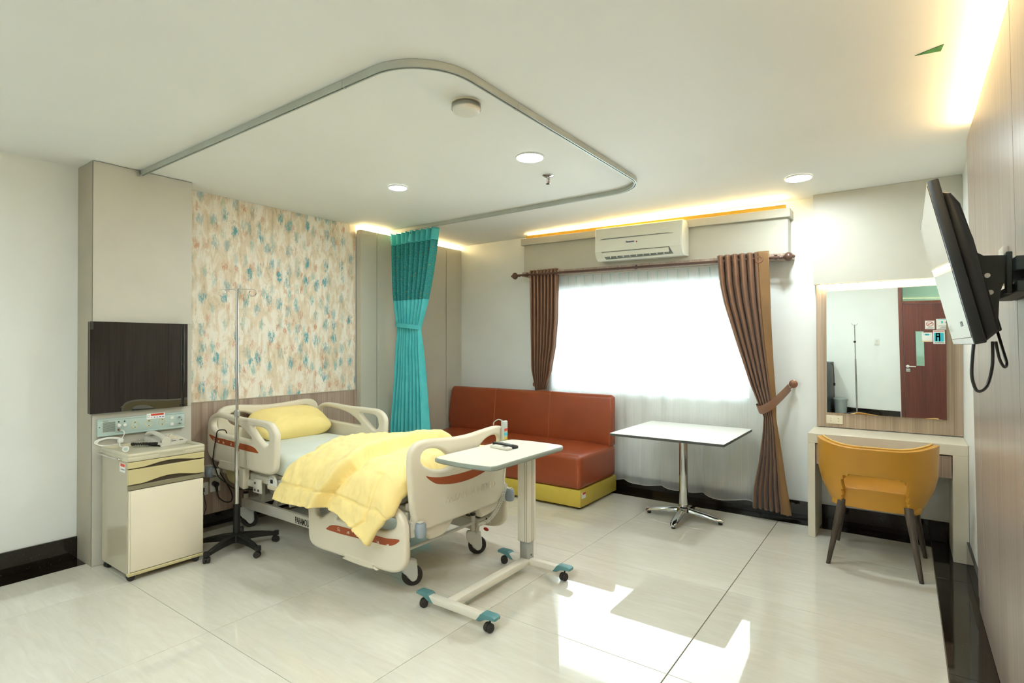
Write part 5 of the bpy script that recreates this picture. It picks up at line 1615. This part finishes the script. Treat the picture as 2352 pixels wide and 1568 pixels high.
# teal privacy curtain on the ceiling rail
t = thing('privacy_curtain', 'teal hospital privacy curtain gathered with a band beside the bed', 'curtain', (-4.15, 4.0, 1.3))
ZT = H - .055
Lt = [(0, -4.43), (.2, -4.40), (.30, -4.375), (.41, -4.325), (.46, -4.335), (.6, -4.36), (.8, -4.41), (1, -4.435)]
Rt = [(0, -3.765), (.1, -3.80), (.2, -3.85), (.30, -3.91), (.37, -3.97), (.41, -4.00), (.46, -3.985), (.6, -3.945), (.8, -3.90), (1, -3.87)]
At = [(0, .036), (.25, .036), (.41, .020), (.5, .036), (1, .058)]
def teal_part(t0, t1, nv, off=0.0):
    bm = B()
    zt, zb = ZT, .16
    def f(u, v):
        tt = t0 + (t1 - t0) * v
        xl, xr = interp(tt, Lt), interp(tt, Rt)
        ph = 2 * pi * 9 * u + .9 + .9 * (nz(u * 5, tt * .9) + .5 * nz(u * 13, tt * .5))
        a = interp(tt, At)
        return Vector((xl + (xr - xl) * u + .014 * cos(ph), 3.965 + a * (sin(ph) + .2 * sin(2 * ph + .5)) + .015 * nz(u * 3, tt * 2), zt + (zb - zt) * tt))
    grid(bm, 230, nv, f); return bm
for nm, a, b, m in (('header', 0, .048, 'teal'), ('net_panel', .048, .285, 'tealmesh'), ('drape', .285, 1, 'teal')):
    o = ob(nm, teal_part(a, b, 6 if nm == 'header' else 60), M[m], t, smooth=180)
    sdm = o.modifiers.new('thickness', 'SOLIDIFY'); sdm.thickness = .002
bm = B(); box(bm, -.02, .02, -.003, .003, -.115, .0, .002, 1, M=T(-4.06, 3.905, ZT - .002) @ RY(14)); ft_ = ob('folded_tab', bm, M['teal'], t)
bm = B(); cyl(bm, (-4.064, 3.901, ZT - .03), (-4.064, 3.8995, ZT - .03), .007, n=12); ob('eyelet', bm, M['black'], ft_)
bm = B(); rows = []
for k in range(28):
    a = 2 * pi * k / 28; c = Vector((-4.16 + .175 * cos(a), 3.965 + .060 * sin(a), 1.655 - .022 * cos(a)))
    rows.append([bm.verts.new(c + Vector((.004 * cos(a) * s2, .004 * sin(a) * s2, h_))) for h_, s2 in ((-.022, 0), (-.022, 1), (.022, 1), (.022, 0))])
for i in range(28):
    for q in range(4): bm.faces.new((rows[i][q], rows[i][(q + 1) % 4], rows[(i + 1) % 28][(q + 1) % 4], rows[(i + 1) % 28][q]))
ob('tie_band', bm, M['teal'], t, smooth=60)
for k in range(13):
    x = -4.41 + k * .05
    bm = B(); tube(bm, spline([(x, 3.985, H - .030), (x, 3.983, H - .045), (x + .003, 3.97, H - .060)], 3), .0022, 6); ball(bm, (x, 3.985, H - .030), .006, .006, .005, 8, 6); ob('glider', bm, M['whiteplastic'], t)

# ================================================================== DRESSING TABLE, MIRROR, CHAIR
t = thing('dressing_table', 'cream dressing table with a wood drawer under the mirror', 'desk', (-.13, 4.9, 0))
bm = B(); box(bm, -.606, .338, 4.70, 5.104, .712, .785, .002, 1); ob('top', bm, M['desk'], t)
bm = B(); box(bm, -.606, -.556, 4.70, 5.104, .0008, .7118, .002, 1); ob('side_panel', bm, M['desk'], t)
bm = B(); box(bm, .256, .338, 4.70, 5.104, .0008, .7118, .002, 1); ob('side_panel', bm, M['desk'], t)
bm = B(); box(bm, -.552, .252, 4.722, 4.742, .552, .702, .002, 1); dr = ob('drawer', bm, M['wood'], t)
bm = B(); box(bm, -.545, .245, 4.742, 5.09, .560, .700); ob('drawer_box', bm, M['woodmirror'], dr, smooth=0)
t = thing('mirror', 'frameless wall mirror above the dressing table', 'mirror', (-.136, 5.098, 1.4))
bm = B()
mx0, mx1, mz0, mz1 = -.517, .243, .908, 1.887
YAWM, TILT, TWIST = radians(-3.6), radians(.36), .0034
def mir(u, v):
    x = mx0 + (mx1 - mx0) * u; z = mz0 + (mz1 - mz0) * v
    y = 5.092 - tan_(YAWM) * (x - mx1) * -1 * -1
    return Vector((x, y, z))
def tan_(a): return math.tan(a)
def mir(u, v):
    x = mx0 + (mx1 - mx0) * u; z = mz0 + (mz1 - mz0) * v
    xc, zc = x - (mx0 + mx1) / 2, z - (mz0 + mz1) / 2
    # glued a little unevenly: slight yaw, forward lean and twist
    return Vector((x, 5.076 + math.tan(YAWM) * xc - math.tan(TILT) * zc + TWIST * 1.0 * xc * zc, z))
vs = grid(bm, 12, 12, mir)
ob('mirror_face', bm, M['mirror'], t, smooth=180)
bm = B()
def mir_b(u, v):
    p = mir(u, v); p.y += .0012; return p
grid(bm, 1, 1, mir_b)
for u in (0,):
    pass
r = bmesh.ops.extrude_face_region(bm, geom=bm.faces[:])
for v in [g for g in r['geom'] if isinstance(g, bmesh.types.BMVert)]: v.co.y = 5.1042
ob('backing', bm, M['alloy'], t, smooth=0)
t = thing('wall_outlet', 'ivory double outlet on the wood board below the mirror', 'outlet', (-.46, 5.1, .853))
bm = B(); box(bm, -.522, -.405, 5.092, 5.1048, .818, .886, .004, 2); p = ob('plate', bm, M['ivory'], t)
bm = B()
for x in (-.490, -.437):
    for z in (.842, .862): cyl(bm, (x, 5.0922, z), (x, 5.0912, z), .0042, n=3)
split('contact', bm, M['black'], p, smooth=0)

# chair
ccx, ccy = -.165, 4.47
t = thing('desk_chair', 'mustard leatherette armchair with open lower back at the dressing table', 'chair', (ccx, ccy, 0))
ZB = .385
def ztop(phi):
    a = abs(phi)
    return .790 + .030 * smoothstep(.2, 1.25, a) - .21 * smoothstep(1.42, 1.95, a)
def shell(phi, v):
    zt = ztop(phi)
    z = ZB + (zt - ZB) * v
    h = (z - ZB) / .42
    wx = interp(h, [(0, .205), (.12, .235), (.35, .278), (.55, .297), (1.0, .303)])
    wy = interp(h, [(0, .215), (.2, .235), (.5, .26), (1.0, .285)])
    s = sin(phi); c = cos(phi)
    x = ccx + wx * (abs(s) ** .72) * (1 if s >= 0 else -1)
    y = ccy - wy * (abs(c) ** .60) * (1 if c >= 0 else -1) 
    return Vector((x, y, z))
PH = 2.0
NP, NVS = 72, 30
def in_hole(i, j):
    phi = -PH + 2 * PH * (i + .5) / NP
    v = (j + .5) / NVS
    p = shell(phi, v)
    if p.y > ccy: return False
    dx = abs(p.x - (ccx + .000)); z = p.z
    lim = .163
    if z > .610: return False
    if z > .575: lim -= (1 - sqrt(max(0, 1 - ((z - .575) / .035) ** 2))) * .05
    return dx < lim
bm = B(); grid(bm, NP, NVS, lambda u, v: shell(-PH + 2 * PH * u, v), skip=in_hole)
bmesh.ops.delete(bm, geom=[v for v in bm.verts if not v.link_faces], context='VERTS')
sh = ob('back_shell', bm, M['mustard'], t, smooth=180)
md = sh.modifiers.new('thickness', 'SOLIDIFY'); md.thickness = .038; md.offset = 1
md = sh.modifiers.new('round', 'BEVEL'); md.width = .010; md.segments = 3; md.limit_method = 'ANGLE'; md.angle_limit = radians(50)
bm = B(); tube(bm, [shell(-PH + 2 * PH * k / 80, 1) + Vector((0, 0, .004)) for k in range(81)], .006, 8); ob('top_piping', bm, M['mustardpipe'], t)
bm = B()
pts = sm2([(-.205, -.205), (.205, -.205), (.235, -.05), (.235, .20), (.205, .262), (-.205, .262), (-.235, .20), (-.235, -.05)], 5)
prism(bm, pts, T(ccx, ccy, 0), .382, .505, .038, 5)
for v in bm.verts:
    if v.co.z > .49: v.co.z += .018 * max(0, 1 - ((v.co.x - ccx) / .22) ** 2) * max(0, 1 - ((v.co.y - ccy) / .26) ** 2)
ob('seat', bm, M['mustard'], t, smooth=60)
for (x0, y0_, x1_, y1_) in ((-.345, 4.275, -.423, 4.196), (.012, 4.268, .075, 4.167), (.035, 4.60, .105, 4.683), (-.355, 4.61, -.412, 4.735)):
    bm = B(); cyl(bm, (x0, y0_, .425), (x1_, y1_, .003), .027, .0125, 18); lg = ob('leg', bm, M['chairleg'], t)
    bm = B(); cyl(bm, (x1_, y1_, .0005), (x1_, y1_, .006), .0125, n=14); ob('foot_pad', bm, M['black'], lg)

# ================================================================== TELEVISION on the right wall
t = thing('television', 'black flat television tilted forward on the right wood wall', 'television', (.12, 2.23, 1.67))
TL = math.degrees(math.atan2(.097, .44))
Mt = T(.098, 2.225, 1.672) @ RY(TL - 0)      # local: x = depth (away from the screen), y = width, z = up
def loc(bm): bmesh.ops.transform(bm, matrix=Mt, verts=bm.verts[:]); return bm
# tilt so that the top leans to -x
Mt = T(.098, 2.225, 1.672) @ RY(-TL)
bm = B(); box(bm, 0, .026, -.372, .372, -.226, .226, .004, 2); bz = ob('casing', loc(bm), M['tvblack'], t)
bm = B(); box(bm, -.0012, .002, -.360, .360, -.205, .216); ob('screen', loc(bm), M['screen'], t, smooth=0)
bm = B(); box(bm, -.0015, .002, -.360, .360, -.224, -.207, .001, 1); ob('lower_bezel', loc(bm), M['alloy'], t)
bm = B(); box(bm, -.0022, -.0012, -.225, -.165, -.172, -.158); ob('sticker', loc(bm), M['greyprint'], t, smooth=0)
bm = B(); prism(bm, [(.026, .195), (.045, .185), (.058, .150), (.062, .05), (.062, -.20), (.026, -.224)], Mt @ Matrix(((1, 0, 0, 0), (0, 0, 1, 0), (0, 1, 0, 0), (0, 0, 0, 1))), -.34, .34, .008, 2); ob('back_cover', bm, M['tvblack'], t)
bm = B(); box(bm, .062, .078, -.16, .26, -.13, .10, .006, 2); ob('back_cover', loc(bm), M['tvblack'], t)
bm = B(); box(bm, .05, .10, -.02, .30, -.205, -.14, .006, 2); ob('speaker_box', loc(bm), M['tvblack'], t)
t2 = thing('television_bracket', 'dark steel tilting bracket between the television and the wood wall', 'bracket', (.22, 2.3, 1.66))
for y in (2.13, 2.42):
    bm = B(); prism(bm, [(.128, 1.775), (.145, 1.790), (.176, 1.725), (.190, 1.715), (.238, 1.712), (.243, 1.66), (.225, 1.60), (.222, 1.52), (.208, 1.508)], T(0, y, 0) @ XZ, -.002, .002); a = ob('tilt_arm', bm, M['tvsteel'], t2)
    bm = B()
    for x, z in ((.198, 1.655), (.205, 1.605)): cyl(bm, (x, y - .003, z), (x, y - .008, z), .007, n=12)
    split('bolt', bm, M['steel'], a)
    bm = B(); box(bm, .238, .252, y - .02, y + .02, 1.60, 1.72, .002, 1); ob('hook_plate', bm, M['tvsteel'], a)
bm = B(); box(bm, .252, PX - .0005, 2.06, 2.50, 1.66, 1.70, .002, 1); box(bm, .255, PX - .0005, 2.06, 2.50, 1.60, 1.63, .002, 1); split('wall_rail', bm, M['tvsteel'], t2)
t = thing('wall_outlet', 'white outlet box on the wood wall behind the television bracket', 'outlet', (.27, 2.66, 1.735))
bm = B(); box(bm, PX - .016, PX - .0003, 2.595, 2.70, 1.668, 1.803, .004, 2); p = ob('plate', bm, M['whiteplastic'], t)
bm = B(); box(bm, PX - .040, PX - .016, 2.62, 2.66, 1.71, 1.76, .004, 1); ob('plug', bm, M['black'], p)
t = thing('television_cable', 'black cables looping below the television', 'cable', (.2, 2.1, 1.4))
bm = B(); tube(bm, spline([(.150, 1.90, 1.47), (.146, 1.90, 1.42), (.146, 1.92, 1.365), (.160, 1.96, 1.325), (.185, 2.02, 1.335), (.203, 2.08, 1.39), (.206, 2.10, 1.46)], 8), .0042, 7); ob('cable_loop', bm, M['black'], t)
bm = B(); tube(bm, spline([(.255, 2.64, 1.735), (.240, 2.55, 1.68), (.228, 2.40, 1.58), (.236, 2.30, 1.50), (.246, 2.25, 1.43), (.250, 2.22, 1.395), (.240, 2.18, 1.385), (.225, 2.14, 1.41), (.215, 2.12, 1.46)], 8), .004, 7); ob('cable_loop', bm, M['black'], t)

# ================================================================== SEEN ONLY IN THE MIRROR
t = thing('refrigerator', 'dark teal one door refrigerator by the back wall, seen in the mirror', 'refrigerator', (-2.33, -1.78, 0))
bm = B(); box(bm, -2.62, -2.05, YB + .03, -1.56, .02, 1.02, .012, 2); ob('body', bm, M['tvblack'], t)
bm = B(); box(bm, -2.62, -2.05, -1.556, -1.51, .03, 1.01, .012, 2); d = ob('door', bm, M['fridge'], t)
bm = B(); box(bm, -2.20, -2.13, -1.511, -1.509, .88, .94); ob('sticker', bm, M['paper'], d, smooth=0)
bm = B(); tube(bm, spline([(-2.32, -1.9, 1.024), (-2.15, -1.85, 1.03), (-2.03, -1.85, .98), (-2.01, -1.86, .80), (-2.01, -1.87, .62)], 6), .006, 6); cyl(bm, (-2.01, -1.87, .62), (-2.01, -1.87, .57), .018, n=10); ob('power_cord', bm, M['black'], t)
for x in (-2.55, -2.12):
    for y in (-2.0, -1.62):
        bm = B(); cyl(bm, (x, y, .0005), (x, y, .022), .02, n=10); ob('foot', bm, M['black'], t)
t = thing('waste_bin', 'grey pedal bin beside the refrigerator, seen in the mirror', 'bin', (-1.92, -1.90, 0))
bm = B(); lathe(bm, [(0, .002), (.095, .002), (.115, .30), (0, .30)], T(-1.92, -1.90, 0), 24); ob('body', bm, M['bingrey'], t)
bm = B(); lathe(bm, [(0, .30), (.125, .30), (.122, .325), (.08, .35), (0, .358)], T(-1.92, -1.90, 0), 24); ob('lid', bm, M['bingrey'], t)
qx, qy = -1.62, -1.74
t = thing('iv_stand', 'slim steel IV stand by the back wall, seen in the mirror', 'IV stand', (qx, qy, 0))
bm = B(); cyl(bm, (qx, qy, .06), (qx, qy, 1.10), .014, n=12); ob('lower_pole', bm, M['steel'], t)
bm = B(); cyl(bm, (qx, qy, 1.10), (qx, qy, 1.74), .009, n=12); ob('upper_pole', bm, M['steel'], t)
bm = B(); ball(bm, (qx, qy + .02, 1.42), .022, u=12, v=8); ob('clamp_knob', bm, M['black'], t)
bm = B(); tube(bm, spline([(qx - .05, qy, 1.765), (qx - .03, qy, 1.73), (qx, qy, 1.735), (qx + .03, qy, 1.73), (qx + .05, qy, 1.765)], 4), .004, 6); ob('hook', bm, M['steel'], t)
for k in range(5):
    a = radians(20 + 72 * k)
    bm = B(); tube(bm, spline([(qx, qy, .10), (qx + .12 * cos(a), qy + .12 * sin(a), .085), (qx + .26 * cos(a), qy + .26 * sin(a), .05)], 4), [.018] * 4 + [.014] * 5, 8); lg = ob('leg', bm, M['black'], t)
    swivel('castor', qx + .265 * cos(a), qy + .265 * sin(a), 20 + 72 * k, .020, .036, lg, M['blacksoft'], h=.045)
t = thing('light_switch', 'white three gang light switch on the back wall, seen in the mirror', 'switch', (-1.33, YB, 1.42))
bm = B(); box(bm, -1.375, -1.295, YB + .0005, YB + .010, 1.36, 1.48, .004, 2); p = ob('plate', bm, M['whiteplastic'], t)
for k in range(3):
    bm = B(); box(bm, -1.352, -1.318, YB + .010, YB + .014, 1.377 + k * .030, 1.402 + k * .030, .002, 1); ob('rocker', bm, M['castorwhite'], p)
def notice(label, x0, x1, z0, z1, prints):
    x0, x1 = x0 - .375, x1 - .375
    t = thing('notice', label, 'notice', ((x0 + x1) / 2, YB, (z0 + z1) / 2))
    bm = B(); box(bm, x0, x1, YB + .0030, YB + .0042, z0, z1); p = ob('sheet', bm, M['paper'], t, smooth=0)
    for nm, m, lst in prints:
        bm = B()
        for (a0, a1, b0, b1) in lst: box(bm, x0 + (x1 - x0) * (1 - a1), x0 + (x1 - x0) * (1 - a0), YB + .0040, YB + .0048, z0 + (z1 - z0) * b0, z0 + (z1 - z0) * b1)
        ob(nm, bm, m, p, smooth=0, kind='stuff' if nm == 'print' else None)
    return p
lines = lambda n, b0, b1: [(.12, .88 - .1 * (k % 3), b0 + (b1 - b0) * k / n, b0 + (b1 - b0) * (k + .45) / n) for k in range(n)]
p = notice('no smoking notice on the entrance door, seen in the mirror', -.225, -.09, 1.66, 1.81, [('print', M['greyprint'], lines(3, .06, .26) + [(.26, .74, .58, .64)])])
bm = B(); tube(bm, [(-.532 + .048 * cos(a), YB + .0052, 1.752 + .040 * sin(a)) for a in [2 * pi * k / 28 for k in range(28)]], .0045, 5, closed=True); tube(bm, [(-.565, YB + .0052, 1.724), (-.499, YB + .0052, 1.780)], .0045, 5); ob('prohibition_sign', bm, M['redprint'], p)
notice('white information sheet at the upper right of the entrance door notices', -.065, .14, 1.65, 1.84, [('heading', M['cyan'], [(.3, .9, .9, .95)]), ('print', M['greyprint'], lines(4, .06, .40) + [(.15, .38, .62, .72)]), ('icon', M['cyan'], [(.55, .66, .58, .80)])])
notice('small notice with a cyan oval below the no smoking notice', -.275, -.125, 1.435, 1.60, [('print', M['cyan'], [(.3, .7, .68, .86), (.1, .9, .75, .79)]), ('foot_band', M['orangeprint'], [(.0, 1, .04, .09)])])
notice('cyan and yellow floor plan notice beside the cyan oval notice', -.115, .05, 1.40, 1.64, [('plan_area', M['cyan'], [(.1, .92, .16, .82)]), ('corridor_plan', M['orangeprint'], [(.40, .52, .2, .8), (.66, .78, .2, .8), (.40, .78, .48, .60), (.40, .78, .70, .78)]), ('heading', M['redprint'], [(.05, .95, .90, .95)]), ('print', M['greyprint'], [(.1, .9, .05, .10)])])
